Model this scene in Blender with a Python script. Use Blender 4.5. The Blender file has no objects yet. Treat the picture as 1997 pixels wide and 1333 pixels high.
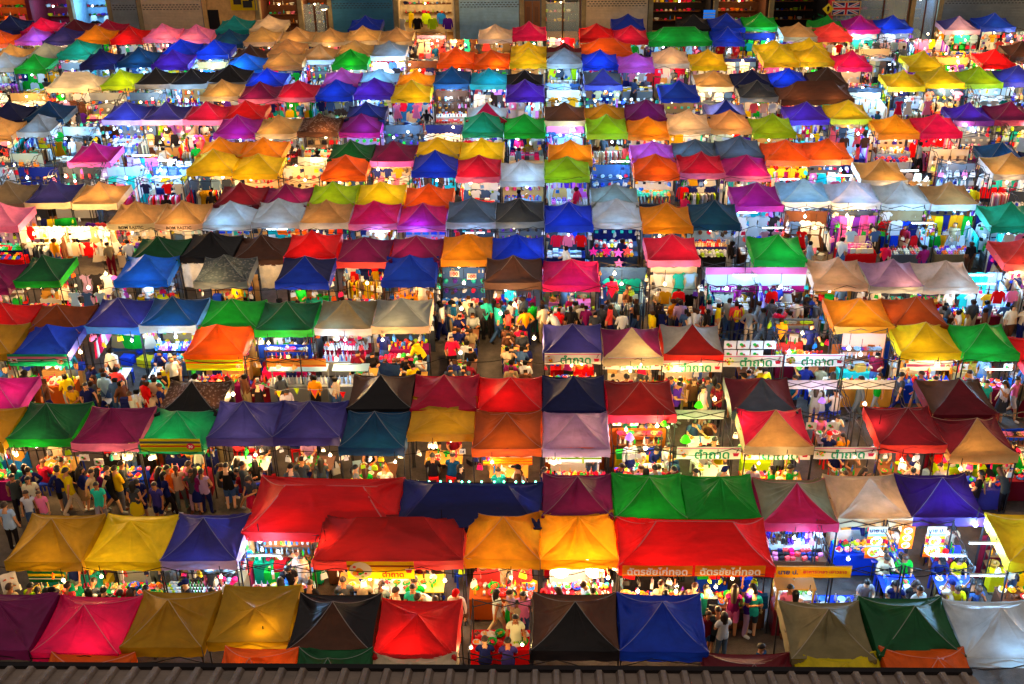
import bpy, math, random, colorsys
import numpy as np
from mathutils import Vector, Matrix, Euler

# ------------------------------------------------------------------ scene, camera, sky, exposure
sc = bpy.context.scene
COL = sc.collection
random.seed(7)
PITCH, YAW, ROLL, CAMH = math.radians(30.06), math.radians(1.75), math.radians(-0.9), 23.2
cF = Vector((-math.sin(YAW)*math.cos(PITCH), math.cos(YAW)*math.cos(PITCH), -math.sin(PITCH)))
cR = Vector((math.cos(YAW), math.sin(YAW), 0)); cU = cR.cross(cF)
cR, cU = cR*math.cos(ROLL)+cU*math.sin(ROLL), -cR*math.sin(ROLL)+cU*math.cos(ROLL)
CAMP = Vector((0, 0, CAMH)); FPX = 2377.0
cam = bpy.data.cameras.new('camera'); camo = bpy.data.objects.new('camera', cam); COL.objects.link(camo)
camo.matrix_world = Matrix(((cR.x, cU.x, -cF.x, 0), (cR.y, cU.y, -cF.y, 0), (cR.z, cU.z, -cF.z, CAMH), (0, 0, 0, 1)))
cam.sensor_width = 36; cam.lens = 36*FPX/1997; cam.clip_end = 600; cam.clip_start = .3
sc.camera = camo
w = bpy.data.worlds.new('World'); sc.world = w; w.use_nodes = True
nt = w.node_tree; nt.nodes.clear()
sky = nt.nodes.new('ShaderNodeTexSky'); sky.sky_type = 'NISHITA'; sky.sun_disc = False
sky.sun_elevation = math.radians(4); sky.sun_rotation = math.radians(200)
b1 = nt.nodes.new('ShaderNodeBackground'); b1.inputs[1].default_value = 0.012
b2 = nt.nodes.new('ShaderNodeBackground'); b2.inputs[0].default_value = (1, .80, .66, 1); b2.inputs[1].default_value = 0.175   # city glow
ad = nt.nodes.new('ShaderNodeAddShader'); wo = nt.nodes.new('ShaderNodeOutputWorld')
nt.links.new(sky.outputs[0], b1.inputs[0]); nt.links.new(b1.outputs[0], ad.inputs[0]); nt.links.new(b2.outputs[0], ad.inputs[1]); nt.links.new(ad.outputs[0], wo.inputs[0])
sc.view_settings.view_transform = 'Standard'; sc.view_settings.look = 'None'; sc.view_settings.exposure = 1.38; sc.view_settings.gamma = 1
sc.render.engine = 'CYCLES'
cy = sc.cycles; cy.use_denoising = True; cy.max_bounces = 5; cy.diffuse_bounces = 3; cy.glossy_bounces = 2; cy.transmission_bounces = 4
cy.transparent_max_bounces = 6; cy.sample_clamp_indirect = 3; cy.sample_clamp_direct = 20; cy.caustics_reflective = False; cy.caustics_refractive = False; cy.use_light_tree = True
LAMP_W = {'w': 41.0, 'c': 54.0}
LAMP_C = {'w': (1, .58, .21), 'c': (.26, .58, 1)}

def un(px, py, z=0.0):            # photo pixel -> point on the horizontal plane z
    d = cF + cR*((px-998.5)/FPX) - cU*((py-666.5)/FPX)
    return CAMP + d*((z-CAMH)/d.z)
def pr(P):
    v = Vector(P)-CAMP; k = v.dot(cF)
    return 998.5+FPX*v.dot(cR)/k, 666.5-FPX*v.dot(cU)/k
def pxm(P): return FPX/max((Vector(P)-CAMP).dot(cF), 1)

# ------------------------------------------------------------------ colours and materials
def hx(s):
    f = lambda c: c/12.92 if c <= .04045 else ((c+.055)/1.055)**2.4
    return tuple(f(int(s[i:i+2], 16)/255) for i in (0, 2, 4))+(1,)
CN = dict(navy='161f5c', blue='0e38c0', azure='1a72d8', teal='0c9a9c', petrol='0c4672', indigo='37358a', purple='5622a2', lilac='b294c4', orchid='d458c4',
  magenta='b81486', pink='f07cb4', hotpink='e60c5e', crimson='cf1442', red='d60c12', maroon='700f24', plum='7c1258', orange='f26008', amber='e8920a', yellow='e6c80c',
  mustard='b88c0c', lime='a6d00c', green='0ca62c', emerald='0c9868', forest='0d5a30', beige='dcc4a2', tan='cc9e60', white='d2d6d6', grey='8e9698', slate='5a6674',
  graphite='3c424c', black='1c191c', brown='5c3826', rust='a24a12', coral='e64444', cream='e8dcc0', darkred='8c1414', sky='9cc4dc', khaki='8a7a58', olive='5a5a2c',
  bamboo='c8963c', wood='6e4222', skin='c68a62', paper='e8e6e0', turquoise='28c0b0', denim='3a5a8c', peach='f0a888', violet='3c1478', steelblue='3c7ca4')
CC = {k: hx(v) for k, v in CN.items()}
CW = dict(forest='dark green', graphite='dark grey', slate='slate grey', darkred='dark red', hotpink='hot pink', petrol='petrol blue', azure='sky blue', sky='pale blue',
  emerald='sea green', grey='grey', orchid='orchid pink', coral='coral red', lime='lime green', magenta='magenta', violet='deep violet', steelblue='steel blue', paper='off-white', wood='dark wooden', bamboo='pale wooden')
def cw(c): return CW.get(c, c)

def mat(name, color=None, rough=.6, attr=None, spec=.3, metal=0.0, trans=0.0, bump=0.0, bscale=20.0, dirt=0.0, emit=None, alpha=1.0):
    m = bpy.data.materials.new(name); m.use_nodes = True; N = m.node_tree.nodes; L = m.node_tree.links
    p = N['Principled BSDF']; out = N['Material Output']
    p.inputs['Roughness'].default_value = rough; p.inputs['Specular IOR Level'].default_value = spec; p.inputs['Metallic'].default_value = metal
    src = None
    if attr == 'obj': o = N.new('ShaderNodeObjectInfo'); src = o.outputs['Color']
    elif attr == 'vcol': o = N.new('ShaderNodeAttribute'); o.attribute_name = 'Col'; src = o.outputs['Color']
    elif color is not None: p.inputs['Base Color'].default_value = color
    tc = N.new('ShaderNodeTexCoord')
    if dirt:
        nz = N.new('ShaderNodeTexNoise'); nz.inputs['Scale'].default_value = 3.1; nz.inputs['Detail'].default_value = 8; nz.inputs['Roughness'].default_value = .62
        oi = N.new('ShaderNodeObjectInfo'); va = N.new('ShaderNodeVectorMath'); va.operation = 'ADD'
        L.new(tc.outputs['Object'], va.inputs[0]); L.new(oi.outputs['Location'], va.inputs[1]); L.new(va.outputs[0], nz.inputs['Vector'])
        mr = N.new('ShaderNodeMapRange'); mr.inputs[1].default_value = .3; mr.inputs[2].default_value = .7; mr.inputs[3].default_value = 1-dirt; mr.inputs[4].default_value = 1+dirt*.3
        L.new(nz.outputs['Fac'], mr.inputs[0])
        mx = N.new('ShaderNodeVectorMath'); mx.operation = 'SCALE'
        if src is not None: L.new(src, mx.inputs[0])
        else: mx.inputs[0].default_value = color[:3]
        L.new(mr.outputs[0], mx.inputs['Scale']); src = mx.outputs[0]
    if src is not None: L.new(src, p.inputs['Base Color'])
    if bump:
        nb = N.new('ShaderNodeTexNoise'); nb.inputs['Scale'].default_value = bscale; nb.inputs['Detail'].default_value = 4
        L.new(tc.outputs['Object'], nb.inputs['Vector'])
        bm = N.new('ShaderNodeBump'); bm.inputs['Strength'].default_value = bump; bm.inputs['Distance'].default_value = .05
        L.new(nb.outputs['Fac'], bm.inputs['Height']); L.new(bm.outputs[0], p.inputs['Normal'])
    if trans:
        t = N.new('ShaderNodeBsdfTranslucent'); mix = N.new('ShaderNodeMixShader'); mix.inputs[0].default_value = trans
        if src is not None: L.new(src, t.inputs['Color'])
        elif color is not None: t.inputs['Color'].default_value = color
        L.new(p.outputs[0], mix.inputs[1]); L.new(t.outputs[0], mix.inputs[2]); L.new(mix.outputs[0], out.inputs['Surface'])
    if emit:
        p.inputs['Emission Color'].default_value = emit[0]; p.inputs['Emission Strength'].default_value = emit[1]
    return m
M = {}
M['canopy'] = mat('canopy_fabric', rough=.55, attr='obj', spec=.28, trans=.24, bump=.6, bscale=3, dirt=.32)
M['pattern'] = mat('patterned_fabric', rough=.6, attr='obj', trans=.3)
N = M['pattern'].node_tree.nodes; L = M['pattern'].node_tree.links
vo = N.new('ShaderNodeTexVoronoi'); vo.inputs['Scale'].default_value = 14; rp = N.new('ShaderNodeValToRGB'); rp.color_ramp.elements[0].color = (.5, .42, .36, 1); rp.color_ramp.elements[1].color = (.02, .015, .015, 1)
rp.color_ramp.elements[0].position = .25; rp.color_ramp.elements[1].position = .45
tcp = N.new('ShaderNodeTexCoord'); mxp = N.new('ShaderNodeMix'); mxp.data_type = 'RGBA'; mxp.inputs[0].default_value = .5
oip = N.new('ShaderNodeObjectInfo'); L.new(tcp.outputs['Object'], vo.inputs['Vector']); L.new(vo.outputs['Distance'], rp.inputs[0]); L.new(rp.outputs[0], mxp.inputs[6]); L.new(oip.outputs['Color'], mxp.inputs[7])
L.new(mxp.outputs[2], N['Principled BSDF'].inputs['Base Color'])
M['cloth'] = mat('cloth', rough=.8, attr='obj', spec=.1, trans=.12, bump=.3, bscale=18)
M['plain'] = mat('painted_surface', rough=.45, attr='obj', spec=.4)
M['matte'] = mat('matte_surface', rough=.85, attr='obj', spec=.15)
M['skin'] = mat('skin', rough=.55, attr='obj', spec=.3)
M['hair'] = mat('hair', rough=.45, attr='obj', spec=.4)
M['vcol'] = mat('mixed_goods', rough=.5, attr='vcol', spec=.3)
M['vcloth'] = mat('mixed_cloth', rough=.8, attr='vcol', spec=.1)
M['metal'] = mat('dark_metal', hx('2a2a2e'), rough=.4, spec=.5, metal=.3)
M['steel'] = mat('grey_steel', attr='obj', rough=.35, spec=.5, metal=.5)
M['asphalt'] = mat('asphalt', hx('544c46'), rough=.8, bump=.4, bscale=30, dirt=.45)
M['concrete'] = mat('concrete', attr='obj', rough=.85, bump=.3, bscale=9, dirt=.3)
M['roof'] = mat('roof_metal', hx('6a584c'), rough=.45, spec=.5, metal=.35, dirt=.5, bump=.15, bscale=12)
M['shutter'] = mat('shutter_metal', attr='obj', rough=.32, spec=.6, metal=.15, dirt=.2)
M['glass'] = mat('glass_pane', hx('cfe4ea'), rough=.05, spec=.6)
N = M['glass'].node_tree.nodes; L = M['glass'].node_tree.links
tr = N.new('ShaderNodeBsdfTransparent'); mg = N.new('ShaderNodeMixShader'); mg.inputs[0].default_value = .75
L.new(N['Principled BSDF'].outputs[0], mg.inputs[1]); L.new(tr.outputs[0], mg.inputs[2]); L.new(mg.outputs[0], N['Material Output'].inputs['Surface'])
def bulbmat(name, c, s):
    m = bpy.data.materials.new(name); m.use_nodes = True; N = m.node_tree.nodes; L = m.node_tree.links
    N.remove(N['Principled BSDF']); e = N.new('ShaderNodeEmission'); e.inputs[0].default_value = (*c, 1); e.inputs[1].default_value = s
    t = N.new('ShaderNodeBsdfTransparent'); a = N.new('ShaderNodeAddShader'); L.new(e.outputs[0], a.inputs[0]); L.new(t.outputs[0], a.inputs[1]); L.new(a.outputs[0], N['Material Output'].inputs['Surface'])
    m.cycles.emission_sampling = 'NONE'
    return m
M['bulb_w'] = bulbmat('warm_bulb_glass', (1, .78, .45), 5)
M['bulb_c'] = bulbmat('cool_bulb_glass', (.78, .92, 1), 5)
M['glow_g'] = mat('green_lampshade', (.06, .55, .01, 1), trans=.6, emit=((.25, 1, .03, 1), .35))
M['glow_v'] = mat('violet_lampshade', (.45, .25, .8, 1), trans=.6, emit=((.6, .4, 1, 1), .35))
M['print'] = mat('printed_sheet', rough=.5, attr='obj', trans=.45)
M['glow_t'] = bulbmat('tiny_green_light', (.1, 1, .5), 4)
M['backlit'] = mat('backlit_panel', attr='obj', rough=.5)
N = M['backlit'].node_tree.nodes; L = M['backlit'].node_tree.links
oi = N.new('ShaderNodeObjectInfo'); L.new(oi.outputs['Color'], N['Principled BSDF'].inputs['Emission Color']); N['Principled BSDF'].inputs['Emission Strength'].default_value = .35

# ------------------------------------------------------------------ mesh helpers
class MB:
    def __init__(s): s.v = []; s.f = []; s.m = []; s.c = []
    def add(s, vs, fs, mi=0, col=None):
        b = len(s.v); s.v += [tuple(v) for v in vs]; s.f += [tuple(i+b for i in f) for f in fs]; s.m += [mi]*len(fs); s.c += [col]*len(fs); return s
    def box(s, c, d, rz=0, mi=0, col=None, taper=1.0, rx=0):
        x, y, z = d[0]/2, d[1]/2, d[2]/2
        R = Euler((rx, 0, rz)).to_matrix(); c = Vector(c)
        vs = [c+R @ Vector((sx*x*(taper if sz > 0 else 1), sy*y*(taper if sz > 0 else 1), sz*z)) for sz in (-1, 1) for sx, sy in ((-1, -1), (1, -1), (1, 1), (-1, 1))]
        return s.add(vs, [(3, 2, 1, 0), (4, 5, 6, 7), (0, 1, 5, 4), (1, 2, 6, 5), (2, 3, 7, 6), (3, 0, 4, 7)], mi, col)
    def tube(s, p, q, r, n=5, mi=0, col=None, r2=None):
        p, q = Vector(p), Vector(q); a = (q-p).normalized(); u = a.orthogonal().normalized(); v = a.cross(u); r2 = r if r2 is None else r2
        vs = [c+(u*math.cos(2*math.pi*i/n)+v*math.sin(2*math.pi*i/n))*rr for c, rr in ((p, r), (q, r2)) for i in range(n)]
        fs = [(i, (i+1) % n, n+(i+1) % n, n+i) for i in range(n)]+[tuple(range(n-1, -1, -1)), tuple(range(n, 2*n))]
        return s.add(vs, fs, mi, col)
    def lathe(s, prof, n=10, c=(0, 0, 0), mi=0, col=None, sx=1, sy=1):
        vs = []; fs = []; k = len(prof)
        for r, z in prof:
            for i in range(n):
                a = 2*math.pi*i/n; vs.append((c[0]+r*sx*math.cos(a), c[1]+r*sy*math.sin(a), c[2]+z))
        for j in range(k-1):
            for i in range(n):
                fs.append((j*n+i, j*n+(i+1) % n, (j+1)*n+(i+1) % n, (j+1)*n+i))
        if prof[0][0] > 1e-4: fs.append(tuple(range(n-1, -1, -1)))
        if prof[-1][0] > 1e-4: fs.append(tuple((k-1)*n+i for i in range(n)))
        return s.add(vs, fs, mi, col)
    def ball(s, c, r, n=8, k=5, mi=0, col=None, sz=1.0):
        return s.lathe([(max(r*math.sin(math.pi*j/k), 1e-5), -r*sz*math.cos(math.pi*j/k)) for j in range(k+1)], n, c, mi, col)
    def prism(s, pts, y0, y1, mi=0, col=None):      # outline in xz pulled from y0 to y1
        n = len(pts); vs = [(x, y0, z) for x, z in pts]+[(x, y1, z) for x, z in pts]
        fs = [tuple(range(n)), tuple(range(2*n-1, n-1, -1))]+[((i+1) % n, i, n+i, n+(i+1) % n) for i in range(n)]
        return s.add(vs, fs, mi, col)
    def mesh(s, name, mats, smooth=False):
        me = bpy.data.meshes.new(name); me.from_pydata(s.v, [], s.f)
        for m in (mats if isinstance(mats, (list, tuple)) else [mats]): me.materials.append(M[m] if isinstance(m, str) else m)
        me.polygons.foreach_set('material_index', s.m)
        if smooth: me.polygons.foreach_set('use_smooth', [True]*len(me.polygons))
        if any(c is not None for c in s.c):
            at = me.color_attributes.new('Col', 'FLOAT_COLOR', 'CORNER'); d = []
            for c, f in zip(s.c, s.f): d += list(c or (.5, .5, .5, 1))*len(f)
            at.data.foreach_set('color', d)
        me.update(); return me
def ob(name, me, parent=None, loc=(0, 0, 0), rot=(0, 0, 0), scale=(1, 1, 1), color=None):
    o = bpy.data.objects.new(name, me); COL.objects.link(o)
    o.location = loc; o.rotation_euler = rot; o.scale = scale
    if color is not None: o.color = CC[color] if isinstance(color, str) else color
    if parent is not None: o.parent = parent
    return o
NTH = ['zeroth', 'first', 'second', 'third', 'fourth', 'fifth', 'sixth', 'seventh', 'eighth', 'ninth', 'tenth', 'eleventh', 'twelfth', 'thirteenth', 'fourteenth', 'fifteenth',
       'sixteenth', 'seventeenth', 'eighteenth', 'nineteenth', 'twentieth', 'twenty-first', 'twenty-second', 'twenty-third', 'twenty-fourth', 'twenty-fifth', 'twenty-sixth']
LABELS = {}
def trim(label):
    ws = label.split()
    if len(ws) > 16:
        for x in ('folding', 'bare', 'draped'):
            if len(ws) > 16 and x in ws[1:]: ws.remove(x)
        ws = ws[:16]
        k = max((i for i, x in enumerate(ws) if x.endswith(',')), default=-1)
        if k >= 5 and ws[-1] not in ('front', 'back'): ws = ws[:k+1]
    while ws[-1] in ('the', 'a', 'of', 'from', 'in', 'by', 'with', 'and', 'under', 'before', 'beside', 'at', 'to', 'dark', 'row', 'pale', 'light'): ws.pop()
    return ' '.join(ws).rstrip(',')
def tag(o, label, cat, group=None):
    label = trim(label); LABELS.setdefault(label, []).append(o)
    o['label'] = label; o['category'] = cat
    if group: o['group'] = group
    return o
def thing(name, label, cat, loc=(0, 0, 0), rz=0, group=None):
    o = ob(name, None, None, loc, (0, 0, rz)); o.empty_display_size = .2
    return tag(o, label, cat, group)
def struct(name, me, **k):
    o = ob(name, me, **k); o['kind'] = 'structure'; return o
def single(name, me, label, cat, group=None, **k): return tag(ob(name, me, **k), label, cat, group)
_mc = {}
def cached(key, fn):
    if key not in _mc: _mc[key] = fn()
    return _mc[key]
def textmesh(s, name='lettering', m='plain', bold=0.0, extrude=.004):
    def go():
        cu = bpy.data.curves.new(name, 'FONT'); cu.body = s; cu.size = 1; cu.align_x = 'CENTER'; cu.align_y = 'CENTER'; cu.extrude = extrude; cu.offset = bold; cu.resolution_u = 3
        o = bpy.data.objects.new(name, cu); COL.objects.link(o)
        dg = bpy.context.evaluated_depsgraph_get(); me = bpy.data.meshes.new_from_object(o.evaluated_get(dg))
        bpy.data.objects.remove(o); bpy.data.curves.remove(cu); me.materials.clear(); me.materials.append(M[m]); me.name = name
        co = np.empty(len(me.vertices)*3); me.vertices.foreach_get('co', co); co = co.reshape(-1, 3)
        if len(co):
            lo, hi = co.min(0), co.max(0); s_ = hi-lo; co -= (lo+hi)/2; co[:, :2] /= max(s_[0], 1e-6); 
            me.vertices.foreach_set('co', co.ravel()); me['h'] = float(s_[1]/s_[0])
        me.update(); return me
    return cached(('txt', s, bold), go)
# ------------------------------------------------------------------ canopy tents
ZE, ZP, VH = 2.15, 2.82, .25
def canopy_mesh(name, ridge, seed, which, n=20, k=16, m='canopy', sag=.10, pw=1.7, wr=1.0):
    rnd = random.Random(seed)
    folds = []
    for q_ in range(int(22*wr)):                        # tension folds running out of the corners and the peak
        sx, sy = rnd.choice((-1, 1)), rnd.choice((-1, 1))
        p = (sx*1.0, sy*1.0) if rnd.random() < .75 else (rnd.uniform(-ridge, ridge), 0)
        a = math.atan2(-p[1], -p[0])+rnd.uniform(-.62, .62) if abs(p[1]) > .5 else rnd.uniform(0, 6.28)
        folds.append((p[0], p[1], math.cos(a), math.sin(a), rnd.uniform(.35, 1.1), (rnd.uniform(.04, .12) if q_ < 12 else rnd.uniform(.018, .045))*rnd.choice((-1, 1)), rnd.uniform(.022, .05) if q_ < 12 else rnd.uniform(.008, .018)))
    def z(x, y, t, s):
        q = (1-t)
        zz = .12*q+.88*q**pw - sag*4*t*(1-t)*(1-s*s)*.55 + .10*t*t*s**6
        for px, py, dx, dy, ln, am, wd in folds:
            l = (x-px)*dx+(y-py)*dy
            if 0 < l < ln:
                d = (x-px)*dy-(y-py)*dx
                zz += am*math.exp(-(d/(wd*(.4+1.6*l)))**2)*math.sin(math.pi*min(l/ln, 1))*1.1
        return zz
    mb = MB()
    for pn in which:
        vs = []; fs = []
        for j in range(k+1):
            t = j/k
            for i in range(n+1):
                s = -1+2*i/n
                e = 1-.035*(1-s*s)*t**3                # eaves pulled in between the corners
                if pn in 'fb': x, y = s*(ridge+(1-ridge)*t), (-t*e if pn == 'f' else t*e)
                else: x, y = (ridge+(1-ridge)*t*e)*(1 if pn == 'r' else -1), s*t
                vs.append((x*.5, y*.5, z(x, y, t, s)))
        for j in range(k):
            for i in range(n):
                q = (j*(n+1)+i, j*(n+1)+i+1, (j+1)*(n+1)+i+1, (j+1)*(n+1)+i)
                fs.append(q[::-1] if pn in 'fr' else q) if pn in 'fl' else fs.append(q if pn in 'b' else q)
        mb.add(vs, fs)
    return mb.mesh(name, m, True)
def piping_mesh(ridge, pw):
    mb = MB()
    for sx in (-1, 1):
        for sy in (-1, 1):
            P = []
            for j in range(9):
                t = j/8; q = 1-t
                P.append(((ridge+(1-ridge)*t)*sx*.5, t*sy*.5, .12*q+.88*q**pw+.10*t*t+.012))
            for a, b in zip(P, P[1:]): mb.tube(a, b, .005, 4)
    if ridge > 0: mb.tube((-ridge*.5, 0, 1.012), (ridge*.5, 0, 1.012), .006, 4)
    return mb.mesh('piping', 'matte')
def valance_mesh(seed):
    rnd = random.Random(seed); mb = MB(); n = 14
    for sd in range(4):
        vs = []
        ph = rnd.uniform(0, 6); fr = rnd.uniform(2, 5)
        for j in range(3):
            for i in range(n+1):
                u = -.5+i/n; o = .5+.004+.006*math.sin(fr*u*6.3+ph)*j/2+.004*j
                o -= .024*(1-(2*u)**2)*(1-j/2)
                zz = .012-j/2*VH+(.10*.65*(2*u)**6)*(1-j/2) + (.015*math.sin(u*19+ph) if j == 2 else 0)
                x, y = ((u, -o), (o, u), (-u, o), (-o, -u))[sd]
                vs.append((x, y, zz))
        fs = [(j*(n+1)+i, (j+1)*(n+1)+i, (j+1)*(n+1)+i+1, j*(n+1)+i+1) for j in range(2) for i in range(n)]
        mb.add(vs, fs)
    return mb.mesh('valance', 'canopy', True)
def leg_mesh():
    mb = MB(); mb.box((0, 0, 1.07), (.035, .035, 2.14)); mb.box((0, 0, .008), (.09, .09, .016)); mb.box((0, 0, 1.86), (.05, .05, .07)); return mb.mesh('leg', 'metal')
def truss_mesh():
    mb = MB(); z0, z1 = 1.86, 2.10
    for a, b in ((-.5, 0), (0, .5)):
        for p, q in (((a, 0, z0), (b, 0, z1)), ((a, .012, z1), (b, .012, z0))):
            mb.box(((p[0]+q[0])/2, p[1], (p[2]+q[2])/2), (.5, .012, .026))
            # shear the flat bar onto the diagonal
            for i in range(8):
                v = mb.v[-8+i]; f = (v[0]-p[0])/(q[0]-p[0]); mb.v[-8+i] = (v[0], v[1], v[2]-(p[2]+q[2])/2+p[2]+(q[2]-p[2])*f)
    return mb.mesh('truss', 'metal')
def pole_mesh():
    mb = MB(); mb.tube((0, 0, 0), (0, 0, 1), .016, 6); return mb.mesh('peak_pole', 'metal')
LEG, TRUSS, POLE = leg_mesh(), truss_mesh(), pole_mesh()
NV = 16; _vr = random.Random(11); VPAR = [dict(pw=_vr.uniform(1.35, 2.0), sag=_vr.uniform(.03, .17), wr=_vr.uniform(.7, 1.5)) for _ in range(NV)]
CAN = [canopy_mesh('canopy', 0, 100+i, 'fblr', **VPAR[i]) for i in range(NV)]
CANS = [canopy_mesh('canopy', 0, 100+i, 'blr', **VPAR[i]) for i in range(NV)]
CANF = [canopy_mesh('front_panel', 0, 100+i, 'f', **VPAR[i]) for i in range(NV)]
VAL = [valance_mesh(i) for i in range(5)]
PIPES = [piping_mesh(0, v['pw']) for v in VPAR]

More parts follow.
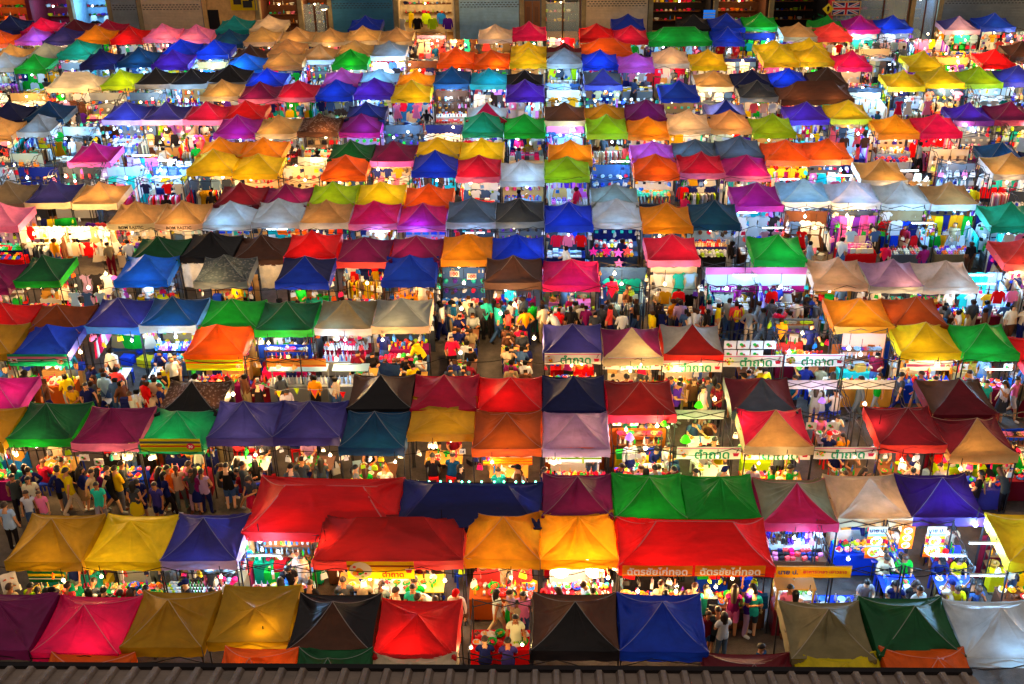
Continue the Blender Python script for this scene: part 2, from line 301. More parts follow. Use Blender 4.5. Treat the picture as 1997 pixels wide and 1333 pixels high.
# one line per row: photo position of each peak, colour, options (w width m, d depth m, r ridge, v valance colour, some paler to paint in the light on it, f front panel colour, l lamp, h rise, z peak drop)
ROWS = dict(
A="18,31,navy;81,33,hotpink,lw;145,34,maroon;207,34,crimson;457,32,teal;525,31,beige,lw;713,26,blue;1225,28,blue;1353,27,black,ln;1416,27,blue;1484,25,green,lw;1613,31,green,ln;1678,29,magenta;1744,26,blue,lc;1870,27,indigo,flilac,lw;1941,26,blue,lw",
B="2,56,orange,lw;59,48,orchid,lc;122,48,indigo,ln;187,50,amber,lw;252,48,red,lw;317,46,pink,lw;381,46,pink,lw;446,54,petrol,ln;511,52,tan,lw,vbeige;576,49,tan,lw,vbeige;644,50,tan,lw,vbeige;707,49,tan,lw,vbeige;772,49,tan,lw,vbeige;966,46,beige,lw,vwhite;1033,43,hotpink,lw;1162,45,red,lw;1230,48,crimson,lw;1328,49,green,w4,r.5,lc;1416,52,blue,lc;1557,43,tan,vwhite,lw;1625,45,coral,lw",
C="22,83,tan,lw;85,80,grey,lw;151,79,emerald,lc;353,76,blue,lc;417,76,blue,lc;487,85,brown,ln;558,76,tan,lw;625,83,tan,lw,vwhite;690,79,tan,lw;759,78,grey,vwhite,lc;1030,80,yellow,lw;1100,81,maroon,ln;1183,75,orange,w3,r.3,lw;1511,73,yellow,lw;1579,73,yellow,lw;1944,91,red,lw;1990,80,brown,ln",
D="12,100,white,lc;61,103,green,lc;197,97,navy,lc;268,93,petrol,lc;337,97,purple,lc;475,101,azure,lc;558,98,tan,lw;684,95,green,lw;889,94,orange,lw;958,92,orange,lw;1030,94,yellow,lw;1101,92,grey,vwhite,lc;1170,95,blue,lc;1240,98,orchid,lc;1310,92,beige,vwhite,lw;1380,98,yellow,lw;1520,91,yellow,lw;1590,91,yellow,lw;1660,99,hotpink,lw;1801,99,yellow,lw",
E="150,136,cream,w3.2,r.45,lw;232,132,lime,lw;303,130,black,ln,vgrey;372,130,black,ln,vgrey;447,130,black,ln,vgrey;521,132,blue,lc;665,133,orchid,lc;737,133,sky,lc;810,136,amber,lw;881,132,petrol,lc;952,132,teal,lc;1024,134,black,ln;1175,130,slate,flindigo,lc;1391,133,tan,vwhite,lw;1467,133,navy,ln;1541,130,blue,lc;1613,133,brown,ln;1763,132,yellow,lw;1834,131,yellow,lw;1912,128,lime,lw;1986,126,indigo,lc",
F="431,153,tan,lw,vbeige;508,155,plum,lw,vpink;580,154,crimson,lw,vpink;655,151,blue,lc;729,151,purple,lc;804,156,yellow,lw;1024,155,purple,lc;1325,155,blue,lw;1478,153,graphite,lw,vgrey;1590,160,brown,w3.8,r.5,lw",
G="17,199,navy,ln;93,198,petrol,ln;244,197,indigo,lc,vlilac;323,197,indigo,lw,vlilac;401,197,crimson,lw,vpink;480,195,red,lw;713,198,navy,lc;948,203,white,fcrimson,lc;1101,199,brown,lw,vtan;1181,197,mustard,lw;1260,196,plum,lc;1417,194,lilac,fnavy,lc;1575,196,purple,lc;1654,196,yellow,lw;1892,197,purple,lc;1971,196,plum,lw",
H="5,226,tan,lw;67,218,grey,vwhite,lc;462,221,magenta,lc;544,221,tan,lw,vbeige;622,220,brown,m,lw;703,217,plum,lc,vmagenta;943,221,emerald,lc;1022,222,green,lc;1184,221,lime,lc;1263,222,amber,lw;1343,216,beige,lw;1423,215,tan,lw;1507,222,lime,lw;1748,221,amber,lw;1829,221,hotpink,lw",
I="182,273,magenta,lw,vorchid;429,268,amber,lw;513,267,amber,lw;684,272,forest,lw;769,273,plum,lw,vorchid,vorchid;854,270,yellow,lw;941,269,yellow,lw;1111,274,amber,lw;1273,272,orchid,lc;1357,268,slate,lc;1444,268,slate,lc;1531,272,orange,lw;1616,270,orange,lw;1960,272,petrol,lc;2040,285,navy,lc",
J="413,293,yellow,lw;503,295,yellow,lw;673,298,orange,lw;847,295,indigo,fblue,lc;934,303,crimson,lw,vpink;1018,307,white,lc;1106,300,lime,lc;1280,297,orange,lw;1367,297,crimson,lw,vpink;1455,297,magenta,lw,vpink;1719,306,tan,vwhite,lw;1973,297,tan,vwhite,lw",
K="15,353,khaki,lw;103,353,indigo,lw,vbeige;193,352,tan,lw,vbeige;469,359,maroon,lw;558,358,plum,lw;650,355,lime,lw;742,350,yellow,lw;836,358,orange,lw;1198,361,grey,lc;1475,355,magenta,lc;1569,351,sky,lc,vwhite;1664,352,white,lc;1760,352,white,lc;1853,354,tan,lc,vwhite",
L="-2,398,pink,lw;264,390,tan,lw,vbeige;354,389,tan,lw,vbeige;448,388,white,lc;542,388,white,lc;636,389,tan,lw,vwhite;731,389,hotpink,lc,vpink;824,390,hotpink,fmagenta,lc,vorchid;918,389,slate,lc,vwhite;1015,388,graphite,lw,vgrey;1110,395,blue,lc;1200,390,white,lc;1302,399,amber,lw;1393,390,petrol,lw;1973,392,emerald,lc",
M="308,457,forest,ln;408,454,black,ln;510,454,brown,ln;609,454,red,lw;709,458,plum,lw,vcoral;812,458,plum,lw;909,459,amber,lw;1010,460,blue,lc;1311,459,crimson,lw,vpink;1516,458,green,lc;2000,465,coral,lw",
N="-10,508,plum,ln;77,496,forest,lw,vgreen;283,494,azure,lc;437,500,slate,m,lw,vgrey;593,499,navy,fblue,lw,vblue;798,493,blue,lw;1000,501,brown,lc;1115,501,hotpink,lc;1634,500,beige,lw;1740,504,lilac,vwhite,lw;1847,504,beige,lc,vcream",
O="-2,588,red,lw;115,590,rust,ln;227,580,indigo,lc,vazure;337,581,petrol,lc,vsky;449,579,green,lw;560,586,forest,lc,vgreen;671,580,khaki,lc,vwhite;784,580,grey,lw,vbeige;1676,579,amber,lw;1791,579,rust,w1.8,lw",
P="-14,632,mustard,lw;87,630,blue,lw,vindigo;424,627,orange,lw;1118,627,indigo,lw;1234,635,plum,fbeige,lw;1349,632,grey,fdarkred,lw,vred;1808,625,yellow,lw;1928,632,green,lc;2040,650,red,lw",
Q="-14,730,magenta,lw;373,740,brown,fblack,m,lw;742,733,brown,fblack,ln;867,734,crimson,ln;998,733,red,lw;1118,734,navy,ln;1250,742,darkred,w2.1,lw,vcrimson;1485,741,maroon,fslate,ln;1871,743,brown,fmaroon,ln",
R="-40,800,mustard,lw;91,789,forest,lw,vgreen;218,796,plum,lw,vpink;345,796,emerald,lw;474,788,indigo,lw;603,787,indigo,lw;731,801,petrol,lw;858,806,mustard,h.12,lw;994,801,rust,lw,vorange;1123,803,lilac,lw;1510,802,crimson,ftan,lw,vbeige;1768,797,maroon,lw,vcoral;1905,813,maroon,ftan,lw,vtan",
S="634,947,red,w4.3,d2.6,r.52,lw;912,950,navy,w4.1,d2.1,r.52,lc;1128,935,plum,lw;1263,934,green,lw;1406,934,green,ln;1553,937,khaki,fcrimson,lc;1697,930,beige,lw;1840,930,violet,lc",
T="100,1016,mustard,lw;250,1010,yellow,lw;398,1009,indigo,lc,vlilac;762,1013,darkred,w4.0,r.45,lw,vcoral;980,1010,amber,lw;1127,1010,amber,lw;1355,1025,red,w4.0,r.5,lw;2038,1015,yellow,lw,w2.3",
U="-5,1176,plum,ln;163,1175,hotpink,lw;336,1170,mustard,ln;492,1180,mustard,h.2,lw;652,1174,black,ln,fbrown;812,1195,red,lw,h.5;1120,1176,brown,fblack,ln;1295,1178,blue,ln;1620,1193,khaki,ln;1775,1184,forest,ln;1955,1186,white,lc",
V="145,1291,orange,ln;500,1287,orange,lw;630,1291,forest,ln;800,1293,beige,ln;1470,1293,maroon,ln;1655,1290,yellow,ln;1823,1287,orange,ln")
RORD = 'VUTSRQPONMLKJIHGFEDCBA'
FRONT = 'BDFHJLNPRTU'
def rowref(r):
    i = RORD.index(r)+1; j = 23-i
    return f'{NTH[i]} row from the front' if i <= 13 else (f'{NTH[j]} row from the back' if j > 1 else 'rearmost row')
TENTS = []
for r, line in ROWS.items():
    ts = []
    for it in line.split(';'):
        a = it.split(','); d = dict(row=r, px=float(a[0]), py=float(a[1]), c=a[2], w=None, d=2.05, r=0, v=None, f=None, l='n', h=None, m=False)
        for o in a[3:]:
            if o == 'm': d['m'] = True
            elif o[0] in 'vfl' : d[o[0]] = o[1:]
            else: d[o[0]] = float(o[1:])
        if d['f'] == 'lindigo': d['f'] = 'indigo'
        P = un(d['px'], d['py'], ZP if not d['h'] else ZE+d['h']); d['X'], d['Y'] = P.x, P.y
        ts.append(d)
    ts.sort(key=lambda t: t['X'])
    for t in ts:
        k = t['w'] or 2.04; t['x0'], t['x1'] = t['X']-k/2, t['X']+k/2
    for a, b in zip(ts, ts[1:]):
        g = b['x0']-a['x1']
        if abs(g) < .42 and abs(a['Y']-b['Y']) < .8:
            m_ = (a['x1']+b['x0'])/2; a['x1'], b['x0'] = m_-.004, m_+.004
        elif g < 0 and abs(a['Y']-b['Y']) < 1.2:
            m_ = (a['x1']+b['x0'])/2; a['x1'], b['x0'] = m_-.004, m_+.004
    for i, t in enumerate(ts):
        same = [s for s in ts if s['c'] == t['c'] and s['f'] == t['f']]
        nm = f"{cw(t['c'])} tent"
        t['col'] = (f"{cw(t['f'])} fronted {cw(t['c'])}" if t['f'] else ('patterned ' if t['m'] else '')+cw(t['c']))
        nm = t['col']+' tent'
        if len(same) == 1: t['ref'] = f"{nm}, {rowref(r)}"
        elif len(same) == 2: t['ref'] = f"{'leftmost' if same[0] is t else 'rightmost'} {nm}, {rowref(r)}"
        else: t['ref'] = f"{NTH[same.index(t)+1]} {nm} from left, {rowref(r)}"
        Lc = ts[i-1] if i else None; Rc = ts[i+1] if i+1 < len(ts) else None
        if Lc and t['X']-Lc['X'] > 3: Lc = None
        if Rc and Rc['X']-t['X'] > 3: Rc = None
        sh = 'wide canopy' if (t['w'] or 2) > 2.6 else ('sagging canopy' if t['h'] else 'canopy')
        base = f"{t['col']} {sh} tent"
        if Lc and Rc: lb = f"{base} between {cw(Lc['c'])} and {cw(Rc['c'])} ones, {rowref(r)}"
        elif Lc: lb = f"{base} beside a {cw(Lc['c'])} one at its row's end, {rowref(r)}"
        elif Rc: lb = f"{base} next to a {cw(Rc['c'])} one, {rowref(r)}"
        else: lb = f"{base} standing alone in {'the ' if 'rearmost' in rowref(r) else 'the '}{rowref(r)}"
        if len(lb.split()) > 16: lb = f"{t['ref']}".replace(' tent', f' {sh} tent')
        t['label'] = lb
    TENTS += ts
from collections import Counter
cnt = Counter(t['label'] for t in TENTS)
for t in TENTS:
    if cnt[t['label']] > 1: t['label'] = t['ref'].replace(' tent', ' canopy tent')
def frame_parts(root, wd, dp, front=True, truss=True):
    for sx in (-1, 1):
        for sy in (-1, 1): ob('leg', LEG, root, (sx*(wd/2-.03), sy*(dp/2-.03), 0))
    if truss:
        ob('truss', TRUSS, root, (0, -dp/2+.035, 0), (0, 0, 0), (wd-.06, 1, 1)); ob('truss', TRUSS, root, (0, dp/2-.035, 0), (0, 0, 0), (wd-.06, 1, 1))
        ob('truss', TRUSS, root, (-wd/2+.035, 0, 0), (0, 0, math.pi/2), (dp-.06, 1, 1)); ob('truss', TRUSS, root, (wd/2-.035, 0, 0), (0, 0, math.pi/2), (dp-.06, 1, 1))
for ti, t in enumerate(TENTS):
    rnd = random.Random(ti*13+5)
    wd = t['x1']-t['x0']; cx = (t['x0']+t['x1'])/2; dp = t['d']; t['cx'], t['wd'] = cx, wd
    root = thing('canopy_tent', t['label'], 'tent', (cx, t['Y'], 0), rnd.uniform(-.012, .012), 'canopy tents of the night market'); t['o'] = root; root.rotation_euler = (rnd.uniform(-.014, .014), rnd.uniform(-.014, .014), rnd.uniform(-.018, .018)); root.scale = (1, 1, rnd.uniform(.965, 1.04))
    rise = t['h'] or (ZP-ZE)*rnd.uniform(.96, 1.05)
    vi = rnd.randrange(NV); cm = 'pattern' if t['m'] else 'canopy'
    jit = lambda c: tuple(max(0, min(1, x*rnd.uniform(.92, 1.08))) for x in CC[c][:3])+(1,)
    col = jit(t['c'])
    big = t['r'] > 0 or t['h'] or RORD.index(t['row']) < 5 or t['m']
    S = (wd, dp, rise); loc = (0, 0, ZE); sg = .45 if t['h'] else .10
    if big:
        kw = dict(n=36, k=28, wr=rnd.uniform(2.2, 3.8), sag=.45 if t['h'] else rnd.uniform(.05, .18), pw=VPAR[vi]['pw'])
        if t['f']:
            ob('canopy', canopy_mesh('canopy', t['r'], ti, 'blr', m=cm, **kw), root, loc, (0, 0, 0), S, col)
            ob('front_panel', canopy_mesh('front_panel', t['r'], ti, 'f', m='canopy', **kw), root, loc, (0, 0, 0), S, jit(t['f']))
        else: ob('canopy', canopy_mesh('canopy', t['r'], ti, 'fblr', m=cm, **kw), root, loc, (0, 0, 0), S, col)
        pm = piping_mesh(t['r'], VPAR[vi]['pw']) if t['r'] else PIPES[vi]
    else:
        if t['f']:
            ob('canopy', CANS[vi], root, loc, (0, 0, 0), S, col); ob('front_panel', CANF[vi], root, loc, (0, 0, 0), S, jit(t['f']))
        else: ob('canopy', CAN[vi], root, loc, (0, 0, 0), S, col)
        pm = PIPES[vi]
    if not t['h'] and rnd.random() < .75:
        base = CC[t['f'] or t['c']]; ob('piping', pm, root, loc, (0, 0, 0), S, tuple(x*.6+.18 for x in base[:3])+(1,))
    vc = jit(t['v']) if t['v'] else jit(t['f'] or t['c'])
    ob('valance', VAL[rnd.randrange(5)], root, loc, (0, 0, 0), (wd, dp, 1), vc)
    if t['row'] == 'M' and t['px'] in (408, 510): ob('side_wall', (lambda mb: mb.add([(-.5+i/10, .03*math.sin(i*1.4), (1-j/3)*-1) for j in range(4) for i in range(11)], [(j*11+i, j*11+i+1, (j+1)*11+i+1, (j+1)*11+i) for j in range(3) for i in range(10)]).mesh('side_wall', 'canopy', True))(MB()), root, (-.5 if t['px'] == 408 else .5, -dp/2-.03, 1.95), (0, 0, 0), (1.0, 1, 1.05), CC['cream'])
    frame_parts(root, wd, dp)
    ob('peak_pole', POLE, root, (0, 0, 1.95), (0, 0, 0), (1, 1, ZE+rise-1.95-.02))
# ------------------------------------------------------------------ people
def pose_joints(kind):
    """joint positions for one pose, figure facing -y, standing height about 1.68"""
    J = dict(pel=(0, 0, .93), spi=(0, .005, 1.10), che=(0, 0, 1.29), nek=(0, .015, 1.43), hd0=(0, 0, 1.50), hd1=(0, -.012, 1.575), hd2=(0, -.005, 1.645))
    for s, n in ((-1, 'l'), (1, 'r')):
        J['sh'+n] = (s*.165, .01, 1.385); J['el'+n] = (s*.215, .03, 1.12); J['wr'+n] = (s*.225, -.05, .90); J['hp'+n] = (s*.085, 0, .88)
        J['kn'+n] = (s*.095, -.015, .48); J['an'+n] = (s*.10, .03, .085); J['to'+n] = (s*.115, -.14, .035)
    def up(**k):
        for a, b in k.items(): J[a] = b
    if kind == 'walk':
        up(knl=(-.09, -.16, .50), anl=(-.09, -.22, .09), tol=(-.095, -.39, .07), knr=(.09, .02, .47), anr=(.09, .29, .14), tor=(.095, .16, .03),
           ell=(-.22, .12, 1.14), wrl=(-.22, .16, .92), elr=(.22, -.04, 1.13), wrr=(.20, -.20, .97))
    if kind == 'browse':
        up(ell=(-.21, -.02, 1.12), wrl=(-.10, -.22, 1.12), elr=(.21, -.02, 1.12), wrr=(.09, -.24, 1.10), hd0=(0, -.03, 1.49), hd1=(0, -.075, 1.555), hd2=(0, -.10, 1.62))
    if kind == 'reach':
        up(elr=(.24, -.16, 1.22), wrr=(.22, -.38, 1.16), ell=(-.22, .04, 1.13), wrl=(-.20, -.08, .93), knl=(-.10, -.04, .48))
    if kind == 'lean':
        up(spi=(0, -.06, 1.08), che=(0, -.20, 1.21), nek=(0, -.29, 1.31), hd0=(0, -.335, 1.35), hd1=(0, -.40, 1.39), hd2=(0, -.445, 1.44), shl=(-.165, -.25, 1.28), shr=(.165, -.25, 1.28),
           ell=(-.21, -.34, 1.06), wrl=(-.13, -.48, .92), elr=(.21, -.33, 1.05), wrr=(.15, -.50, .94))
    if kind == 'phone':
        up(elr=(.22, -.04, 1.14), wrr=(.10, -.16, 1.36), ell=(-.21, -.01, 1.12), wrl=(-.08, -.19, 1.02), hd1=(0, -.05, 1.57), hd2=(0, -.06, 1.64), knl=(-.11, -.05, .48))
    if kind == 'fold':
        up(ell=(-.23, -.05, 1.12), wrl=(.06, -.19, 1.17), elr=(.23, -.05, 1.12), wrr=(-.06, -.18, 1.12), anr=(.15, .0, .085), tor=(.20, -.15, .035))
    if kind == 'stride':
        up(knr=(.09, -.13, .49), anr=(.09, -.15, .09), tor=(.10, -.32, .05), knl=(-.09, .03, .48), anl=(-.09, .22, .12), tol=(-.10, .08, .03), elr=(.23, .10, 1.14), wrr=(.23, .10, .91), ell=(-.22, -.06, 1.13), wrl=(-.14, -.27, 1.12))
    if kind == 'hips':
        up(ell=(-.33, .06, 1.16), wrl=(-.17, -.02, 1.00), elr=(.33, .06, 1.16), wrr=(.17, -.02, 1.00), anl=(-.16, .03, .085), tol=(-.19, -.13, .035), knl=(-.13, -.015, .48))
    if kind in ('sit', 'eat'):
        d = .93-.53
        for k in ('pel', 'spi', 'che', 'nek', 'hd0', 'hd1', 'hd2', 'shl', 'shr'): x, y, z = J[k]; J[k] = (x, y, z-d)
        up(che=(0, -.03, .88), nek=(0, -.05, 1.02), hd0=(0, -.07, 1.08), hd1=(0, -.11, 1.15), hd2=(0, -.13, 1.215), shl=(-.165, -.04, .975), shr=(.165, -.04, .975))
        for s, n in ((-1, 'l'), (1, 'r')):
            J['hp'+n] = (s*.09, -.02, .50); J['kn'+n] = (s*.13, -.42, .50); J['an'+n] = (s*.12, -.40, .085); J['to'+n] = (s*.13, -.57, .035)
            J['el'+n] = (s*.22, -.12, .74); J['wr'+n] = (s*.13, -.34, .78)
        if kind == 'eat': up(elr=(.20, -.20, .80), wrr=(.07, -.24, 1.03))
    return J
RAD = dict(pel=(.145, .105), spi=(.125, .092), che=(.150, .10), nek=(.052, .050), hd0=(.058, .062), hd1=(.076, .092), hd2=(.066, .080), sh=(.058, .055), el=(.040, .038), wr=(.027, .024), hp=(.092, .092), kn=(.056, .056), an=(.038, .040), to=(.036, .028))
BONES = [('pel', 'spi', 'torso'), ('spi', 'che', 'torso'), ('che', 'nek', 'torso'), ('nek', 'hd0', 'neck'), ('hd0', 'hd1', 'head'), ('hd1', 'hd2', 'head')]
for n in 'lr': BONES += [('che', 'sh'+n, 'torso'), ('sh'+n, 'el'+n, 'arm'), ('el'+n, 'wr'+n, 'fore'), ('pel', 'hp'+n, 'hip'), ('hp'+n, 'kn'+n, 'thigh'), ('kn'+n, 'an'+n, 'calf'), ('an'+n, 'to'+n, 'foot')]
def skin(name, verts, edges, radii, root=0, sub=1):
    me = bpy.data.meshes.new(name); me.from_pydata(verts, edges, [])
    o = bpy.data.objects.new(name, me); COL.objects.link(o)
    md = o.modifiers.new('s', 'SKIN'); md.use_smooth_shade = True
    for i, r in enumerate(radii):
        d = me.skin_vertices[0].data[i]; d.radius = r; d.use_root = (i == root)
    if sub: sb = o.modifiers.new('u', 'SUBSURF'); sb.levels = sub; sb.render_levels = sub
    dg = bpy.context.evaluated_depsgraph_get(); dg.update()
    out = bpy.data.meshes.new_from_object(o.evaluated_get(dg)); bpy.data.objects.remove(o); bpy.data.meshes.remove(me)
    return out
def sub_mesh(src_v, faces, keep, off, nor, name, m):
    used = {}; vs = []; fs = []
    for fi in keep:
        f = []
        for v in faces[fi]:
            if v not in used: used[v] = len(vs); vs.append(tuple(src_v[v]+nor[v]*off))
            f.append(used[v])
        fs.append(tuple(f))
    mb = MB(); mb.add(vs, fs); return mb.mesh(name, m, True)
POSES = {}
def build_pose(kind):
    J = pose_joints(kind); names = list(J); V = [J[n] for n in names]; ix = {n: i for i, n in enumerate(names)}
    R = [RAD.get(n) or RAD[n[:2]] for n in names]; E_ = [(ix[a], ix[b]) for a, b, _ in BONES]
    for n, s in (('l', -1), ('r', 1)):                    # palm, four fingers of unequal length and a thumb on the side
        wr, el = Vector(J['wr'+n]), Vector(J['el'+n]); a = (wr-el).normalized(); side = a.cross(Vector((0, 1, 0)) if abs(a.y) < .8 else Vector((1, 0, 0))).normalized(); nrm = a.cross(side)
        palm = wr+a*.075; V.append(tuple(palm)); R.append((.034, .017)); pi = len(V)-1; E_.append((ix['wr'+n], pi))
        for q, ln in ((-.026, .058), (-.009, .075), (.009, .070), (.026, .052)):
            k1 = palm+a*(ln*.5+.012)+side*q*1.1; k2 = k1+a*ln*.42+nrm*ln*.30*s
            V.append(tuple(k1)); R.append((.0095, .0095)); V.append(tuple(k2)); R.append((.008, .008)); E_ += [(pi, len(V)-2), (len(V)-2, len(V)-1)]
        t1 = wr+a*.045+side*.038*s; t2 = t1+a*.035+side*.012*s
        V.append(tuple(t1)); R.append((.011, .011)); V.append(tuple(t2)); R.append((.009, .009)); E_ += [(pi, len(V)-2), (len(V)-2, len(V)-1)]
    hd = Vector(J['hd1']); up_ = (Vector(J['hd2'])-Vector(J['hd0'])).normalized(); fw = Vector((0, -1, 0)); fw = (fw-up_*fw.dot(up_)).normalized()
    for p, r in (((hd+fw*.098-up_*.012), .014), ((hd+Vector((.08, 0, 0))), .016), ((hd-Vector((.08, 0, 0))), .016)):   # nose, ears
        V.append(tuple(p)); R.append((r, r)); E_.append((ix['hd1'], len(V)-1))
    me = skin('person_body', V, E_, R); me.materials.clear(); me.materials.append(M['skin'])
    low = skin('low', V[:len(names)], E_[:len(BONES)], R[:len(names)], sub=0)
    lco = np.array([v.co[:] for v in low.vertices]); lf = [tuple(p.vertices) for p in low.polygons]
    nv = len(me.vertices); co = np.empty(nv*3); me.vertices.foreach_get('co', co); co = co.reshape(-1, 3); no = np.empty(nv*3); me.vertex_normals.foreach_get('vector', no); no = no.reshape(-1, 3)
    faces = [tuple(p.vertices) for p in me.polygons]; cen = np.array([co[list(f)].mean(0) for f in faces])
    best = np.full(len(faces), 9e9); reg = np.zeros(len(faces), int); par = np.zeros(len(faces)); segs = [b for b in BONES]
    for bi, (a, b, _) in enumerate(segs):
        A, B = np.array(J[a]), np.array(J[b]); d = B-A; t = np.clip(((cen-A)@d)/(d@d), 0, 1); dist = np.linalg.norm(cen-(A+t[:, None]*d), axis=1)
        rr = (RAD.get(a) or RAD[a[:2]])[0]*.7; dist = dist-rr*.6
        m_ = dist < best; best[m_] = dist[m_]; reg[m_] = bi; par[m_] = t[m_]
    rn = [('neck' if segs[i][0] == 'che' and segs[i][1] == 'nek' and par[k] > .72 else segs[i][2]) for k, i in enumerate(reg)]
    parts = {}
    S = lambda f: [i for i in range(len(faces)) if f(rn[i], par[i])]
    parts['tee'] = sub_mesh(co, faces, S(lambda r, t: r in ('torso', 'hip') or (r == 'arm' and t < .62)), .017, no, 'shirt', 'cloth')
    parts['long'] = sub_mesh(co, faces, S(lambda r, t: r in ('torso', 'hip', 'arm') or (r == 'fore' and t < .9)), .017, no, 'shirt', 'cloth')
    parts['tank'] = sub_mesh(co, faces, S(lambda r, t: r in ('torso', 'hip')), .015, no, 'shirt', 'cloth')
    parts['trousers'] = sub_mesh(co, faces, S(lambda r, t: r in ('hip', 'thigh', 'calf')), .012, no, 'trousers', 'cloth')
    parts['shorts'] = sub_mesh(co, faces, S(lambda r, t: r == 'hip' or (r == 'thigh' and t < .85)), .016, no, 'shorts', 'cloth')
    for n in 'lr': parts['shoe'+n] = sub_mesh(co, faces, [i for i in range(len(faces)) if rn[i] == 'foot' and segs[reg[i]][0] == 'an'+n], .010, no, 'shoe', 'matte')
    def skirt(z0, z1, r1, nm):
        mb = MB(); pe = Vector(J['pel']); n = 14; vs = []
        for z, r in ((z0, .145), ((z0+z1)/2, (.16+r1)/2+.01), (z1, r1)):
            for i in range(n): a = 2*math.pi*i/n; w_ = r*(1+(.06*math.sin(5*a) if z < z0 else 0)); vs.append((w_*math.cos(a), pe.y+w_*.8*math.sin(a), z))
        mb.add(vs, [(j*n+i, j*n+(i+1) % n, (j+1)*n+(i+1) % n, (j+1)*n+i) for j in range(2) for i in range(n)]); return mb.mesh(nm, 'cloth', True)
    if kind not in ('sit', 'eat'):
        parts['skirt'] = skirt(1.0, .52, .22, 'skirt'); parts['gown'] = skirt(1.04, .30, .27, 'skirt')
    else: parts['skirt'] = parts['shorts']; parts['gown'] = parts['trousers']
    pitch = math.atan2(-(up_.y), up_.z)
    lcen = np.array([lco[list(f)].mean(0) for f in lf]); lr = []
    for c in lcen:
        dd = []
        for a, b, rg in BONES:
            A, B = np.array(J[a]), np.array(J[b]); d = B-A; t = min(1, max(0, (c-A)@d/(d@d))); dd.append((np.linalg.norm(c-A-t*d)-.4*(RAD.get(a) or RAD[a[:2]])[0], rg))
        rg = min(dd)[1]
        if rg == 'head' and (c[1] > J['hd1'][1]-.02 or c[2] > J['hd2'][2]): rg = 'hair'
        lr.append(rg)
    POSES[kind] = dict(low=(lco, lf, lr), me=me, parts=parts, head=hd, pitch=pitch, J=J)
for k_ in ('stand', 'walk', 'browse', 'reach', 'lean', 'hips', 'sit', 'eat', 'phone', 'fold', 'stride'): build_pose(k_)
def hair_mesh(kind):
    mb = MB(); n = 12; vs = []; rows = 6
    for j in range(rows+1):
        ph = math.pi*.58*j/rows
        for i in range(n):
            a = 2*math.pi*i/n; back = .5+.5*math.sin(a)         # +y is the back of the head
            p = ph*(.62+.38*back) if j else 0
            vs.append((.096*math.sin(p)*math.cos(a), .012+.112*math.sin(p)*math.sin(a), .012+.112*math.cos(p)))
    fs = [(j*n+i, (j+1)*n+i, (j+1)*n+(i+1) % n, j*n+(i+1) % n) for j in range(rows) for i in range(n)]
    mb.add(vs, fs)
    if kind == 'long':
        vs = []; m_ = 9
        for z, r, w_ in ((.05, .105, 1.1), (-.06, .110, 1.15), (-.16, .105, 1.0), (-.28, .085, .8), (-.36, .07, .6)):
            for i in range(m_):
                a = math.pi*(.5+(i/(m_-1)-.5)*w_); vs.append((.95*r*math.cos(a), .02+r*math.sin(a), z))
        mb.add(vs, [(j*m_+i, j*m_+i+1, (j+1)*m_+i+1, (j+1)*m_+i) for j in range(4) for i in range(m_-1)])
    if kind == 'tail':
        mb.ball((0, .125, .03), .035, 7, 4); mb.tube((0, .135, .03), (0, .165, -.08), .03, 6, r2=.034); mb.tube((0, .165, -.08), (0, .15, -.22), .034, 6, r2=.008)
    if kind == 'bun': mb.ball((0, .085, .115), .045, 8, 5)
    if kind == 'cap': mb.add([(-.085, -.06, .06), (.085, -.06, .06), (.06, -.17, .035), (-.06, -.17, .035), (0, -.185, .04)], [(0, 1, 2, 4, 3)])
    if kind == 'scarf':
        mb = MB(); mb.lathe([(.001, .135), (.075, .115), (.112, .04), (.118, -.05), (.11, -.12), (.17, -.22), (.20, -.27)], 14, (0, .022, 0), sx=.95)
        keep = [i for i, f in enumerate(mb.f) if not (sum(mb.v[k][1] for k in f)/len(f) < -.055 and -.09 < sum(mb.v[k][2] for k in f)/len(f) < .085)]
        mb.f = [mb.f[i] for i in keep]; mb.m = [0]*len(keep); mb.c = [None]*len(keep)
    return mb.mesh('hair' if kind not in ('cap', 'scarf') else ('cap' if kind == 'cap' else 'headscarf'), 'hair' if kind not in ('cap', 'scarf') else 'cloth', True)
HAIR = {k: hair_mesh(k) for k in ('short', 'long', 'tail', 'bun', 'cap', 'scarf')}
def face_mesh():
    mb = MB()
    for s in (-1, 1): mb.ball((s*.031, -.088, .010), .0085, 6, 4); mb.box((s*.031, -.091, .031), (.03, .006, .006))
    mb.box((0, -.092, -.048), (.042, .006, .009)); return mb.mesh('face', 'hair')
FACE = face_mesh()
SKINS = ['c89068', 'b87e56', 'd8a880', 'a66c46', 'c68a62']; HAIRC = ['14100e', '1a1210', '2a1a12', '3c2416', '0e0c0c']
SHIRTS = 'black black black black graphite graphite navy navy navy white white white white grey grey slate slate brown denim cream beige crimson maroon yellow amber turquoise petrol green pink beige cream khaki lilac coral denim plum graphite'.split()
BOTTOMS = 'denim denim navy black black graphite slate khaki beige grey'.split()
PEOPLE = []
POSEW = dict(stand='standing', walk='walking', browse='looking down at something in both hands', reach='reaching out one hand', lean='leaning forward', hips='standing hands on hips', phone='standing', fold='standing', stride='walking', sit='seated', eat='seated and eating')
def person(x, y, rz, pose, top=('tee', 'black'), bottom=('trousers', 'denim'), hair=('short', None), s=1.0, where='', z=0.0, rnd=random, skin=None, kid=False):
    PEOPLE.append(dict(x=x, y=y, rz=rz, pose=pose, top=top, bottom=bottom, hair=hair, s=s, where=where, z=z, seed=rnd.random(), skin=skin, kid=kid))
